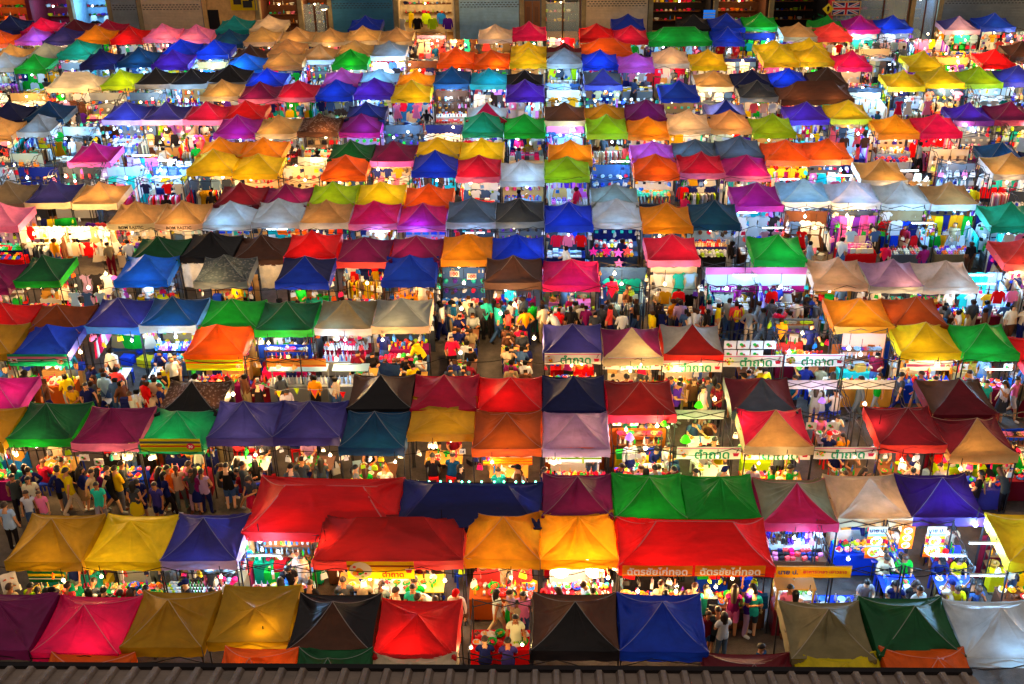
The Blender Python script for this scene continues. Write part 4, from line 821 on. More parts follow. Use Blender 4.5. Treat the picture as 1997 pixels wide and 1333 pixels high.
def fill(kind, x, y, wd, dp, ref, rnd, root=None, lc='w', Z=0, far=False):
    """contents of one stall, front towards -y"""
    clutter(x, y, wd, dp, ref, rnd, [rnd.choice(BRIGHT) for _ in range(4)], 10 if kind in 'ca' else 7, 8 if kind != 'd' else 3)
    if kind == 'c':
        pal = rnd.choice(PAL)+[rnd.choice(BRIGHT)]; k = rnd.choice(GK); sp = {'tshirt': .46, 'dress': .42, 'pair_of_trousers': .3, 'shirt': .42, 'skirt_garment': .42}[k]
        if root: back_wall(root, wd-.1, dp, 1.9, rnd.choice(BACKC))
        n = int((wd-.1)/sp); zt = 1.72 if k in ('dress', 'pair_of_trousers') else 1.5
        for i in range(n): item(k, x+(i-(n-1)/2)*sp, y+dp/2-.22-.03*(i % 2), zt+rnd.uniform(-.04, .04), rnd.uniform(-.3, .3), rnd.uniform(.85, 1.02), rnd.choice(pal), ref)
        k1 = rnd.choice(['tshirt', 'skirt_garment', 'shirt', 'pair_of_trousers'])
        for i in range(n): item(k1, x+(i-(n-1)/2)*sp, y+dp/2-.30-.03*(i % 2), .84, rnd.uniform(-.3, .3), .85, rnd.choice(pal), ref)
        side = rnd.choice((-1, 1, 1, -1, 0))
        if side:
            k2 = rnd.choice(GK); p2 = rnd.choice(PAL)
            rack(x+side*(wd/2-.22), y-.15, 1.3, 1.5, f"clothes rail {ref}", math.pi/2)
            for i in range(13): item(k2, x+side*(wd/2-.22), y-.76+i*.10, 1.47, math.pi/2+rnd.uniform(-.2, .2), .95, rnd.choice(p2), ref)
        q = rnd.random()
        if q < .55:
            tw = wd-.35; table(x-side*.1, y-.55, tw, .7, .7, rnd.choice(TCL), f"cloth covered sales table {ref}")
            g = rnd.choice(['folded_garment', 'folded_garment', 'goods_box', 'shoe_good', 'handbag']); p3 = rnd.choice(PAL)+[rnd.choice(BRIGHT)]
            for i in range(int(tw/.24)):
                for j in range(3):
                    zz = .71 if g != 'handbag' else 1.06
                    for s_ in range(rnd.choice((1, 1, 2, 3)) if g == 'folded_garment' else 1): item(g, x-side*.1-tw/2+.14+i*.24, y-.78+j*.23, zz+s_*.05, rnd.uniform(-.3, .3), .95, rnd.choice(p3), ref)
        elif q < .9:
            rack(x, y-.7, wd-.4, 1.15, f"low clothes rail {ref}"); k2 = rnd.choice(GK); p2 = rnd.choice(PAL)+[rnd.choice(BRIGHT)]
            for i in range(int((wd-.5)/.085)): item(k2, x-wd/2+.3+i*.085, y-.7, 1.12, math.pi/2+rnd.uniform(-.35, .35), .85, rnd.choice(p2), ref)
        if rnd.random() < .45:
            k3 = rnd.choice(['tshirt', 'dress', 'shirt']); p3 = rnd.choice(PAL); n = int(wd/.5)
            for i in range(n):
                if rnd.random() < .7: item(k3, x+(i-(n-1)/2)*.5, y-dp/2-.03, 1.84, rnd.uniform(-.25, .25), .72, rnd.choice(p3), ref)
        if rnd.random() < .5: rand_person(x+rnd.uniform(-.4, .4), y-.05, rnd.uniform(-1, 1), rnd.choice(['stand', 'browse']), ref, rnd)
    elif kind == 'a':
        if root: back_wall(root, wd-.1, dp, 1.9, rnd.choice(BACKC))
        g = rnd.choice(['handbag', 'cap_good', 'goods_box', 'doll']); pal = [rnd.choice(BRIGHT) for _ in range(4)]
        for j in range(3):
            for i in range(int(wd/.36)):
                item(g, x-wd/2+.25+i*.36, y+dp/2-.2, 1.62-j*.42 - (0 if g == 'handbag' else .25), rnd.uniform(-.2, .2), .95, rnd.choice(pal), ref)
        for yy, h in ((-.62, .66), (-.1, .85)):
            table(x, y+yy, wd-.25, .5, h, rnd.choice(TCL), f"{'low' if h < .7 else 'high'} display table {ref}"); g = rnd.choice(['goods_box', 'goods_box', 'shoe_good', 'bottle', 'doll', 'cap_good', 'cup']); pal = [rnd.choice(BRIGHT) for _ in range(5)]
            for i in range(int((wd-.3)/.16)):
                for j in range(3):
                    if rnd.random() < .9: item(g, x-wd/2+.22+i*.16, y+yy-.17+j*.17, h+.01, rnd.uniform(-.5, .5), rnd.uniform(.8, 1), rnd.choice(pal), ref)
    elif kind == 'f':
        cc = rnd.choice(['red', 'crimson', 'blue', 'maroon', 'cream', 'maroon', 'brown', 'bamboo', 'rust', 'emerald', 'indigo', 'plum'])
        if root and rnd.random() < .55: back_wall(root, wd-.1, dp, 1.5, rnd.choice(['tan', 'khaki', 'blue', 'maroon', 'slate', 'rust', 'bamboo']))
        table(x, y-.62, wd-.2, .62, .8, cc, f"{cw(cc)} covered food counter {ref}", group='food counters')
        for i in range(int((wd-.25)/.25)):
            for j in range(2):
                g = rnd.choice(['food_tray', 'bowl', 'bowl', 'basket', 'plate', 'heap_of_food', 'cup', 'bottle']); xx, yy = x-wd/2+.24+i*.25, y-.76+j*.26
                if g == 'food_tray': item('food_tray', xx, yy, .81, rnd.uniform(-.1, .1), .8, rnd.choice(['white', 'grey', 'paper']), ref); item('heap_of_food', xx, yy, .825, rnd.uniform(0, 6), 1, rnd.choice(FOODC), ref)
                elif g in ('bowl', 'basket', 'plate'): item(g, xx, yy, .81, rnd.uniform(0, 6), .9, rnd.choice(['white', 'paper', 'azure', 'red', 'yellow', 'green', 'pink'] if g != 'basket' else ['bamboo', 'red', 'blue', 'green']), ref); item('heap_of_food', xx, yy, .84 if g == 'plate' else .85, rnd.uniform(0, 6), .8, rnd.choice(FOODC), ref)
                else: item(g, xx, yy, .81, rnd.uniform(0, 6), 1, rnd.choice(FOODC if g != 'cup' else ['white', 'sky', 'paper']), ref)
        table(x, y+.55, wd-.5, .5, .7, rnd.choice(BRIGHT), f"back table with supplies {ref}")
        for i in range(10):
            g = rnd.choice(['cardboard_box', 'basket', 'bottle', 'bottle', 'bowl', 'cup']); item(g, x-wd/2+.4+(i//2)*.3, y+.43+.24*(i % 2), .71, rnd.uniform(-.3, .3), .9, rnd.choice(['tan', 'bamboo', 'white', 'blue', 'red', 'green']), ref)
        rand_person(x+rnd.uniform(-.5, .5), y+.02, rnd.uniform(-.4, .4), rnd.choice(['browse', 'stand', 'reach']), ref, rnd)
        shelf_rack(x+rnd.uniform(-.1, .1), y+dp/2-.25, wd-.5, ref, rnd, [rnd.choice(BRIGHT) for _ in range(5)], ['bottle', 'goods_box', 'cup', 'bowl', 'bottle'])
        for i in range(int(wd/.17)): item(rnd.choice(['cup', 'bottle', 'goods_box']), x-wd/2+.2+i*.16, y-.40, .81, i, .8, rnd.choice(BRIGHT), ref)
    elif kind == 'd':
        c = rnd.choice(['wood', 'paper', 'bamboo', 'blue', 'bamboo']); st = rnd.choice(['blue', 'red', 'white'])
        dining(x, y-.15, rnd, c, st, ref, 1.2, two=wd > 3)
def dining(x, y, rnd, c, st, ref, tw=1.2, two=False, full=.85):
    table(x, y, tw, .75, .72, c, f"{cw(c)} dining table with dishes {ref}", cloth=False, top=c, group='dining tables')
    for i in range(int(tw/.26)):
        for j in (-.2, .0, .2):
            if rnd.random() < .75:
                g = rnd.choice(['plate', 'plate', 'bowl', 'cup', 'bottle']); xx, yy = x-tw/2+.15+i*.26, y+j
                item(g, xx, yy, .725, rnd.uniform(0, 6), .85, rnd.choice(['white', 'paper', 'white', 'green', 'sky'] if g != 'bottle' else ['green', 'brown', 'azure']), ref)
                if g in ('plate', 'bowl') and rnd.random() < .8: item('heap_of_food', xx, yy, .74, rnd.uniform(0, 6), .75, rnd.choice(FOODC), ref)
    for sx in (-.3, .3):
        for sy in (-1, 1):
            xx, yy = x+sx*tw/1.2, y+sy*.62
            stool(xx, yy, st, f"{cw(st)} plastic stool at the {cw(c)} dining table {ref}")
            if rnd.random() < full: rand_person(xx, yy, (0 if sy > 0 else math.pi)+rnd.uniform(-.3, .3), rnd.choice(['sit', 'eat']), ref, rnd, z=0)
KIND = {}
for spec in "R:91d,218f,345f,474d,603d,731d,858d,994d,1123f,1250d,1510f,1768d,1905f;Q:373d,742n,867n,998n,1118n,1250d,1485n,1871n;P:87f,424f,1118f,1234f,1349f,1808f,1928f,2040f;O:227c,337a,450f,560f,671a,784a,1676n,1791n;S:634f,912d,1128f,1263f,1406n,1553a,1697f,1840n;T:100f,250f,398a,762d,980f,1127f,1355f,2038f;U:-5n,163n,336n,492n,652n,812n,1120n,1295n,1620n,1775n,1955n;V:145n;K:103n,193n,1569c,1664c,1760c,1853a;M:1516a,1311n,909c".split(';'):
    r, l_ = spec.split(':')
    for q in l_.split(','): KIND[(r, float(q[:-1]))] = q[-1]
def kind_for(t):
    for (r, px), k in KIND.items():
        if r == t['row'] and abs(px-t['px']) < 12: return k
    return None
def nearest_ref(x, y):
    t = min(TENTS, key=lambda t: abs(t['cx']-x)+abs(t['Y']-y)*1.3); return 'beside the '+t['ref']
ROWY = {r: sum(t['Y'] for t in TENTS if t['row'] == r)/sum(1 for t in TENTS if t['row'] == r) for r in ROWS}
PAIR = dict(A='B', C='D', E='F', G='H', I='J', K='L', M='N', O='P', Q='R', S='T', U='V')
for ti, t in enumerate(TENTS):
    rnd = random.Random(ti*31+2); ref = 'under the '+t['ref']; r = t['row']; px, py = t['px'], t['py']
    covered = r in PAIR and any(s['row'] == PAIR[r] and abs(s['cx']-t['cx']) < 1.2 for s in TENTS)
    k = kind_for(t)
    if k is None:
        if r == 'V' or covered: k = 'n'
        elif RORD.index(r) > 8: k = rnd.choice('cccccaa')
        else: k = 'f'
    t['kind'] = k
    if k != 'n':
        n2 = 2 if t['wd'] > 3 and k in 'cfa' else 1
        for q in range(n2): fill(k, t['cx']+(q-(n2-1)/2)*t['wd']/n2, t['Y'], t['wd']/n2, t['d'], ref, rnd, t['o'] if q == 0 and n2 == 1 else None)
    lc = t['l'] if t['l'] in 'wc' else None
    if lc:
        for q in range(2 if t['wd'] > 3 else 1):
            lx = t['cx']+(rnd.uniform(-.45, .45) if t['wd'] < 3 else (q-.5)*t['wd']/2)
            lamp(lx, t['Y']-(rnd.uniform(.25, .75) if k != 'n' or r in 'BDFHJLNPRTU' else .1)*t['d']/2.05, rnd.uniform(1.62, 1.9) if k != 'n' else 1.9, lc, ref, rnd.choice((.5, .7, .9, 1.2)) * (.8 if r in 'STU' else 1), .3)
            if r in 'OPQRSTU' and k != 'n': lamp(lx+rnd.choice((-.5, .5)), t['Y']-t['d']/2-rnd.uniform(.03, .12), 1.78, lc if rnd.random() < .8 else 'w', ref, rnd.choice((.35, .5)), .3)
    elif k != 'n':
        lamp(t['cx']+rnd.uniform(-.5, .5), t['Y']-.75, 1.72, lightcode(px, py+60, rnd), ref, .6, .4)
# open cells where no canopy stands
SKIP = [('T', -200, 2), ('P', 640, 1060), ('P', 150, 360), ('R', 1300, 1440), ('R', 1585, 1690), ('T', 1480, 1960), ('P', 1400, 1640)]
FR = frame_cache = {}
ncell = 0
for r in 'BDFHJLNPRTACEGIKMOQS':
    ts = sorted((t for t in TENTS if t['row'] == r), key=lambda t: t['cx']); Y = ROWY[r]
    x_l, x_r = un(-60, pr((0, Y, 1))[1], 1).x, un(2060, pr((0, Y, 1))[1], 1).x
    edges = [x_l]+[v for t in ts for v in (t['cx']-t['wd']/2, t['cx']+t['wd']/2)]+[x_r]
    for a, b in zip(edges[::2], edges[1::2]):
        if b-a < 1.25: continue
        n = max(1, round((b-a)/2.1)); wd = (b-a)/n
        for i in range(n):
            x = a+(i+.5)*wd; px, py = pr((x, Y, 1.0)); rnd = random.Random(int(x*37)+RORD.index(r)*101)
            if any(s[0] == r and s[1] <= px <= s[2] for s in SKIP): continue
            if r in 'ACEGIKMOQS':
                if r in 'QS' or (r == 'O' and 640 < px < 1060) or (r == 'M' and px > 1060) or r == 'A' : continue
                fr = PAIR[r]
                if any(s['row'] == fr and abs(s['cx']-x) < 1.2 for s in TENTS): continue
                if rnd.random() < .45: continue
            ref = nearest_ref(x, Y); ncell += 1
            near = RORD.index(r) < 8
            k = rnd.choice('ff' if near else ('ccccaa'))
            bright = r == 'L' and 15 < px < 215
            if bright: k = 'c'
            root = None
            if rnd.random() < .62:
                root = thing('stall_frame', f"bare folding stall frame without canopy {ref}", 'stall frame', (x, Y, 0), rnd.uniform(-.02, .02), 'open stall frames'); frame_parts(root, wd-.1, 1.95)
            fill(k, x, Y, wd-.1, 1.95, ref, rnd, root)
            lc = 'w' if bright else lightcode(px, py, rnd); lamp(x+rnd.uniform(-.5, .5), Y-.5, rnd.uniform(1.75, 2.05), lc, ref, 1.2 if bright else 1.0, .5)
            if rnd.random() < .55: lamp(x+rnd.uniform(-.7, .7), Y+.3, rnd.uniform(1.75, 2.1), lc, ref, .9, .5)
# shoppers in the aisles: row, photo x range, mean spacing in metres
for r, x0, x1, sp in (('B', 0, 2000, 3.4), ('D', 0, 2000, 2.7), ('F', 0, 2000, 2.6), ('H', 0, 2000, 2.2), ('J', 0, 2000, 1.9), ('L', 0, 2000, 1.6), ('N', 0, 850, 1.2), ('N', 640, 1070, .45), ('N', 850, 2000, .5), ('N', 1100, 1640, .6), ('P', 0, 640, .7), ('P', 1060, 2000, .6), ('R', 0, 480, .6), ('R', 480, 1200, 1.3), ('R', 1200, 2000, .65), ('T', 0, 480, .5), ('R', 0, 480, 1.2), ('T', 480, 1480, .7), ('U', 1400, 1500, 1.5)):
    rnd = random.Random(RORD.index(r)*7+int(x0)); Y = ROWY[r]; py = pr((0, Y-1.4, 1.4))[1]
    x, xe = un(x0, py, 1.4).x, un(x1, py, 1.4).x
    while x < xe:
        x += sp*rnd.uniform(.45, 1.55); y = Y-1.03-rnd.choice((rnd.uniform(.2, .5), rnd.uniform(.3, 1.2)))
        k = rnd.random(); ref = nearest_ref(x, Y).replace('beside', 'in front of')
        if k < .55: rand_person(x, y, math.pi+rnd.uniform(-.7, .7), rnd.choice(['browse', 'stand', 'reach', 'stand', 'hips', 'phone', 'fold', 'lean']), ref, rnd)
        elif k < .9: rand_person(x, y, rnd.choice((1, -1))*math.pi/2+rnd.uniform(-.6, .6), rnd.choice(['walk', 'stride', 'phone']), ref, rnd)
        else: rand_person(x, y, rnd.uniform(-1, 1), rnd.choice(['stand', 'browse']), ref, rnd)

for r in FRONT:                                  # supply cables slung along the stall fronts
    Y = ROWY[r]-1.12; py = pr((0, Y, 2.2))[1]; xa, xb = un(-20, py, 2.2).x, un(2020, py, 2.2).x; rnd = random.Random(r); mb = MB(); n = int((xb-xa)/2.2); P = None
    for i in range(n*4+1):
        u = i/4-int(i/4); Q = Vector((xa+(xb-xa)*i/(n*4), Y+.03*math.sin(i*.7), 2.12-.28*4*u*(1-u)*(.5+.5*math.sin(int(i/4)*2.3)**2)))
        if P is not None: mb.tube(P, Q, .011, 4)
        P = Q
    tag(ob('power_cable', mb.mesh('power_cable', 'matte'), color='black'), f"black power cable slung along the stall fronts, {rowref(r)}", 'cable', 'power cables along the stall fronts')
# ------------------------------------------------------------------ ground, back street shops, roof in front
g = MB(); g.add([(-160, -20, 0), (160, -20, 0), (160, 240, 0), (-160, 240, 0)], [(0, 1, 2, 3)]); struct('ground', g.mesh('ground', 'asphalt'))
YW = 78.6
def wx(px, z=1.5): 
    lo, hi = -60, 60
    for _ in range(40):
        m_ = (lo+hi)/2
        if pr((m_, YW, z))[0] < px: lo = m_
        else: hi = m_
    return lo
def bx(name, parent, c, d, m='concrete', col='grey'):
    mb = MB(); mb.box(c, d); return ob(name, mb.mesh(name, m), parent, color=col)
def shutter_part(parent, x0, x1, col):
    mb = MB(); z = .05; w_ = x1-x0
    while z < 3.3:
        mb.prism([(0, 0), (0, 0)], 0, 0) if False else None
        mb.box(((x0+x1)/2, -.03, z+.045), (w_, .05, .088), rx=.25); z += .098
    ob('roller_shutter', mb.mesh('roller_shutter', 'shutter'), parent, color=col)
    mb = MB()
    for j in range(3):
        for i in range(int(w_/.22)): mb.box((x0+.15+i*.22+(.11 if j % 2 else 0), -.062, 2.62+j*.14), (.13, .01, .05))
    ob('vent_slots', mb.mesh('vent_slots', 'matte'), parent, color='graphite')
UNITS = [(-90, 60, 'shop', 'rust', 'w', 'orange lit open shop with timber front'), (60, 140, 'stair', 'maroon', 'c', 'dark red pillared entrance with open stair'), (140, 214, 'shop', 'sky', 'c', 'white lit clothing shop open to the street'),
  (216, 272, 'shut', 'grey', None, 'narrow grey roller shutter shop'), (274, 398, 'shut', 'beige', None, 'wide grey roller shutter shop reflecting lamps'), (400, 500, 'wall', 'tan', None, 'pebble dashed wall with a yellow sign board'),
  (502, 582, 'shop', 'brown', 'w', 'dim brown shop with shelves'), (584, 640, 'glass', 'brown', 'w', 'glass fronted bottle shop'), (642, 768, 'shut', 'steelblue', None, 'blue roller shutter shop'), (770, 886, 'shop', 'cream', 'w', 'cream clothing shop with rails of clothes'),
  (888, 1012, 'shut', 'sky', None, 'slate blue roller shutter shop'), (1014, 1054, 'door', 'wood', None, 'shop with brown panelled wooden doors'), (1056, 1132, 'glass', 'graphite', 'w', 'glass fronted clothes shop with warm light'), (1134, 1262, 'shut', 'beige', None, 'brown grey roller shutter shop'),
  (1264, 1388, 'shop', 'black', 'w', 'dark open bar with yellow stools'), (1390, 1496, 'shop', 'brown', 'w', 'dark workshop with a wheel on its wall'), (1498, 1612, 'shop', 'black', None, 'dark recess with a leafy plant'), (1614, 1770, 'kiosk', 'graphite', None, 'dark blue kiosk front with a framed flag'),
  (1772, 1824, 'glass', 'graphite', 'c', 'narrow glass front with red poster'), (1826, 2100, 'shut', 'grey', None, 'wide dark steel roller shutter front')]
for ui, (p0, p1, k, c, lc, lab) in enumerate(UNITS):
    x0, x1 = wx(p0), wx(p1); w_ = x1-x0; xm = (x0+x1)/2
    b = thing('shophouse', lab+', rear of the market', 'shop', (xm, YW, 0), 0, 'shops behind the market'); h = w_/2
    bx('upper_wall', b, (0, .6, 5.2), (w_, 1.2, 3.8), 'concrete', 'khaki' if k != 'wall' else 'tan')
    bx('pillar', b, (-h+.14, .15, 1.65), (.28, .5, 3.3), 'concrete', {'stair': 'maroon', 'wall': 'tan', 'kiosk': 'coral'}.get(k, 'khaki')); 
    bx('pavement', b, (0, -.7, .07), (w_-.01, 1.4, .14), 'concrete', 'grey')
    if k == 'shut': shutter_part(b, -h+.28, h, c)
    elif k in ('shop', 'stair', 'glass', 'kiosk'):
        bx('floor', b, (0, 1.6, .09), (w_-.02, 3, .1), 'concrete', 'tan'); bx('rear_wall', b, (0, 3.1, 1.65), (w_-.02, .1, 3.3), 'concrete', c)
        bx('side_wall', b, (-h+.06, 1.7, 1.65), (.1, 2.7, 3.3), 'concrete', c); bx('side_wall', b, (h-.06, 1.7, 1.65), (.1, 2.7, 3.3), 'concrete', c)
        for z in (.9, 1.5, 2.1):
            bx('shelf', b, (0, 2.85, z), (w_*.8, .3, .04), 'plain', 'wood')
            for i in range(int(w_*.8/.3)): item(random.choice(['goods_box', 'bottle', 'handbag' if False else 'goods_box', 'basket']), xm-w_*.38+i*.3, YW+2.8, z+.02, 0, 1, random.choice(BRIGHT), f'on the shelf of the {lab}')
        if k == 'shop' and c in ('sky', 'cream', 'rust'):
            for i in range(int(w_/.5)): item(random.choice(GK), xm-w_/2+.4+i*.5, YW+.6+1.2*(i % 2), 1.75, random.uniform(-.4, .4), 1, random.choice(BRIGHT), f'on display in the {lab}')
        if k in ('glass', 'kiosk'):
            n = 2 if k == 'glass' else 3
            for i in range(n):
                bx('glass_pane', b, (-h+.28+(i+.5)*(w_-.28)/n, .05, 1.55), ((w_-.28)/n-.08, .02, 2.6), 'glass'); bx('window_frame', b, (-h+.28+(i+1)*(w_-.28)/n-.04, .02, 1.6), (.07, .08, 2.9), 'matte', 'brown')
        if lc: lamp(xm, YW+1.0, 2.7, lc, f'inside the {lab}', 1.5 if c not in ('black', 'brown') else 1.1, .5)
        if k == 'stair':
            for i in range(6): bx('step', b, (0, .3+i*.28, .12+i*.17), (w_*.7, .28, .17), 'concrete', 'brown')
    elif k == 'wall':
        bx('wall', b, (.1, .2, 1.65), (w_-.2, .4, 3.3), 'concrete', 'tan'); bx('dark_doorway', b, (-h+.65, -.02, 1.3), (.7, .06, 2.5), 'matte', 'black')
    elif k == 'door':
        for i in range(2):
            d = bx('door', b, (-h+.28+(i+.5)*(w_-.28)/2, .02, 1.5), ((w_-.28)/2-.04, .08, 2.9), 'plain', 'wood')
            for zz in (.8, 2.1): bx('door_panel', d, (-h+.28+(i+.5)*(w_-.28)/2, -.035, zz), ((w_-.28)/2-.3, .03, 1.0), 'plain', 'brown')
def sign_at(px, py, wd, hh, c, lab, lines=(), yoff=-.1, name='sign_board', **k):
    d = un(px, py, 0)-CAMP; P = CAMP+d*((YW+yoff)/d.y); return banner(P.x, P.y, P.z, wd, hh, c, lab, lines, **k)
s_ = sign_at(475, 6, 1.7, .9, 'yellow', 'yellow wall sign with dark shapes on the pebble dashed wall'); 
for u, v, a, b_ in ((-.4, .1, .5, .35), (.25, -.05, .6, .45), (.5, .25, .3, .2)): bx('printed_shape', s_, (u, -.014, v), (a, .006, b_), 'plain', 'black')
sign_at(1383, 32, .75, .85, 'azure', 'small blue lit sign with white lines in front of the dark bar', stripe=[('white', .22, .3), ('white', .02, .1), ('white', -.18, -.1), ('white', -.36, -.30)], yoff=-.6, glow=True)
# diamond warning sign and the framed flag
d = un(1615, 17, 0)-CAMP; P = CAMP+d*((YW-.25)/d.y)
o = thing('diamond_sign', 'yellow diamond warning sign on a post by the dark kiosk', 'sign', (P.x, P.y, 0)); mb = MB(); mb.prism([(0, -.36), (.36, 0), (0, .36), (-.36, 0)], -.02, .0); ob('plate', mb.mesh('plate', 'plain'), o, (0, 0, P.z), color='yellow'); mb = MB(); mb.prism([(-.05, -.15), (.05, -.15), (.09, .1), (0, .2), (-.09, .1)], -.03, -.021); ob('symbol', mb.mesh('symbol', 'matte'), o, (0, 0, P.z), color='black'); mb = MB(); mb.tube((0, .03, 0), (0, .03, P.z+.2), .03, 6); ob('post', mb.mesh('post', 'metal'), o)
d = un(1650, 16, 0)-CAMP; P = CAMP+d*((YW-.18)/d.y)
o = thing('framed_flag', 'framed British flag on the dark kiosk front', 'picture', tuple(P)); bx('board', o, (0, 0, 0), (1.7, .05, .75), 'plain', 'navy'); fr = bx('frame', o, (0, .012, 0), (1.84, .05, .89), 'plain', 'tan')
for nm, c, W_, y_ in (('diagonal_cross', 'white', .16, -.028), ('diagonal_cross', 'red', .06, -.031)):
    mb = MB()
    for s in (-1, 1): a = math.atan2(.75, 1.7)*s; dx, dz = math.cos(a)*.85, math.sin(a)*.85; nx, nz = -math.sin(a)*W_/2, math.cos(a)*W_/2; mb.prism([(-dx-nx, -dz-nz), (dx-nx, dz-nz), (dx+nx, dz+nz), (-dx+nx, -dz+nz)], y_-.001*s, y_+.004)
    ob(nm, mb.mesh(nm, 'plain'), o, color=c)
for c, W_, y_ in (('white', .24, -.034), ('red', .14, -.038)):
    mb = MB(); mb.box((0, y_, 0), (1.7, .005, W_)); mb.box((0, y_-.001, 0), (W_, .005, .75)); ob('upright_cross', mb.mesh('upright_cross', 'plain'), o, color=c)
# street lamp
d = un(632, 15, 0)-CAMP; P = CAMP+d*((YW-1.3)/d.y)
o = thing('street_lamp', 'street lamp with a round lit head before the blue shutter', 'street lamp', (P.x, P.y, 0))
mb = MB(); mb.tube((0, 0, 0), (0, 0, P.z), .045, 8); ob('post', mb.mesh('post', 'metal'), o); mb = MB(); mb.lathe([(.05, .22), (.30, .10), (.36, 0), (.30, 0)], 14); ob('lamp_head', mb.mesh('lamp_head', 'matte', True), o, (0, 0, P.z), color='grey')
mb = MB(); mb.ball((0, 0, -.02), .22, 12, 6, sz=.5); ob('glass', mb.mesh('glass', 'bulb_w', True), o, (0, 0, P.z)); l = LIGHT['w'].copy(); l.energy = 60; lo = bpy.data.objects.new('lamp_light', l); COL.objects.link(lo); lo.parent = o; lo.location = (0, 0, P.z-.1)
# plant in the dark recess
o = thing('potted_plant', 'leafy dark green plant in the dark recess behind the tents', 'plant', (wx(1598), YW-.5, .14)); mb = MB(); mb.lathe([(.2, 0), (.26, .35), (.22, .35), (.2, .3), (.001, .3)], 10); ob('pot', mb.mesh('pot', 'matte', True), o, color='rust')
mb = MB(); rr = random.Random(2)
for _ in range(130):
    a, e, r_ = rr.uniform(0, 6.28), rr.uniform(-.5, 1.4), rr.uniform(.2, .75); c = Vector((r_*math.cos(a)*math.cos(e), r_*math.sin(a)*math.cos(e), 1.15+r_*math.sin(e)*1.1)); u = Vector((rr.gauss(0, 1), rr.gauss(0, 1), rr.gauss(0, 1))).normalized()*.13; v = u.orthogonal().normalized()*.05
    mb.add([c-u, c+v, c+u, c-v], [(0, 1, 2, 3)])
ob('foliage', mb.mesh('foliage', 'cloth'), o, color='forest'); mb = MB(); mb.tube((0, 0, .3), (0, 0, 1.2), .03, 6); ob('stem', mb.mesh('stem', 'matte'), o, color='brown')
# corrugated roof of the building the photograph was taken over
SL = math.radians(19.6); dz = un(998, 1311, 0)-CAMP
k_ = 8.6/dz.y; E0 = CAMP+dz*k_; pitch_ = .205
xr = (un(1903, 1300, 0)-CAMP); xr = CAMP.x+xr.x*(E0.y/xr.y)*1.0
bld = thing('metal_roof_building', 'building with brown corrugated metal roof along the front edge', 'building', (xr, E0.y, 0))
mb = MB(); n = 66; prof = []
for i in range(n):
    x = -i*pitch_
    for u, h in ((0, 0), (-.052, .0), (-.078, .045), (-.122, .045), (-.148, 0)): prof.append((x+u, h))
vs = []; Ls = 3.6
for s in (0, Ls):
    for x, h in prof: vs.append((x, -s*math.cos(SL)-h*math.sin(SL)*0, E0.z+s*math.sin(SL)+h))
m_ = len(prof); mb.add(vs, [(i, i+1, m_+i+1, m_+i) for i in range(m_-1)])
ob('roof', mb.mesh('roof', 'roof'), bld)
W_ = n*pitch_; bx('gutter', bld, (-W_/2, .06, E0.z-.03), (W_, .06, .08), 'matte', 'black'); bx('wall', bld, (-W_/2, -1.9, (E0.z-.1)/2), (W_, 3.2, E0.z-.3), 'concrete', 'khaki')
# ------------------------------------------------------------------ particular signs, dining areas, people and things of this market
def at(px, py, Y):
    d = un(px, py, 0)-CAMP; return CAMP+d*(Y/d.y)
def tent_at(r, px): return min((t for t in TENTS if t['row'] == r), key=lambda t: abs(t['px']-px))
def front_banner(x0, x1, y0, y1, Y, bg, label, lines, **k):
    P = at((x0+x1)/2, (y0+y1)/2, Y); s = pxm(P); e = math.asin(min(1, (CAMH-P.z)/(P-CAMP).length))
    return banner(P.x, P.y, P.z, (x1-x0)/s, (y1-y0)/s/math.cos(e), bg, label, lines, **k)
TT = 'ตำถาด'
def tamthad(x0, x1, y0, y1, Y, label):
    return front_banner(x0, x1, y0, y1, Y, 'paper', label, [(TT, 'emerald', .05, -.06, .54)], pics=[('salad', -.40, 0, .17), ('mortar', .42, -.04, .12)], stripe=[('pink', .36, .42)])
YP = ROWY['P']-1.07; YR = ROWY['R']-1.07; YT = ROWY['T']-1.07
for x0, x1, y0, y1, lab in ((1062, 1172, 688, 710, 'white papaya salad banner with green Thai lettering under the indigo tent'), (1176, 1290, 696, 720, 'white papaya salad banner with green Thai lettering under the beige fronted plum tent'),
    (1293, 1408, 703, 725, 'white papaya salad banner with green Thai lettering under the dark red fronted grey tent'), (1411, 1526, 692, 715, 'white papaya salad banner on the bare frame beside the red fronted tent'), (1531, 1646, 690, 714, 'white papaya salad banner on the second bare frame before the pale wall')):
    tamthad(x0, x1, y0, y1, YP, lab)
for x0, x1, y0, y1, lab in ((1320, 1445, 871, 895, 'white papaya salad banner on the bare frame beside the tan fronted tent'), (1450, 1580, 873, 896, 'white papaya salad banner under the tan fronted crimson tent'), (1588, 1708, 871, 895, 'white papaya salad banner on the bare frame beside the maroon tent')):
    tamthad(x0, x1, y0, y1, YR, lab)
def bare_frame(px0, px1, Y, py, label, band=None, back=False, d=1.95):
    a, b_ = at(px0, py, Y-d/2), at(px1, py, Y-d/2); w_ = b_.x-a.x
    o = thing('stall_frame', label, 'stall frame', ((a.x+b_.x)/2, Y, 0), 0, 'open stall frames'); frame_parts(o, w_, d)
    if band:
        mb = MB(); mb.box((0, (d/2-.02 if back else -d/2-.01), 1.98), (w_-.04, .012, .34)); ob('valance', mb.mesh('valance', 'canopy'), o, color=band)
    return o
for a, b_ in ((1411, 1528), (1529, 1646)): bare_frame(a, b_, ROWY['P'], 695, f"bare folding frame carrying a papaya salad banner {'beside the dark red fronted tent' if a < 1500 else 'before the pale wall'}")
bare_frame(1308, 1434, ROWY['R'], 850, 'bare folding frame with white valance strip beside the tan fronted tent', 'white', True)
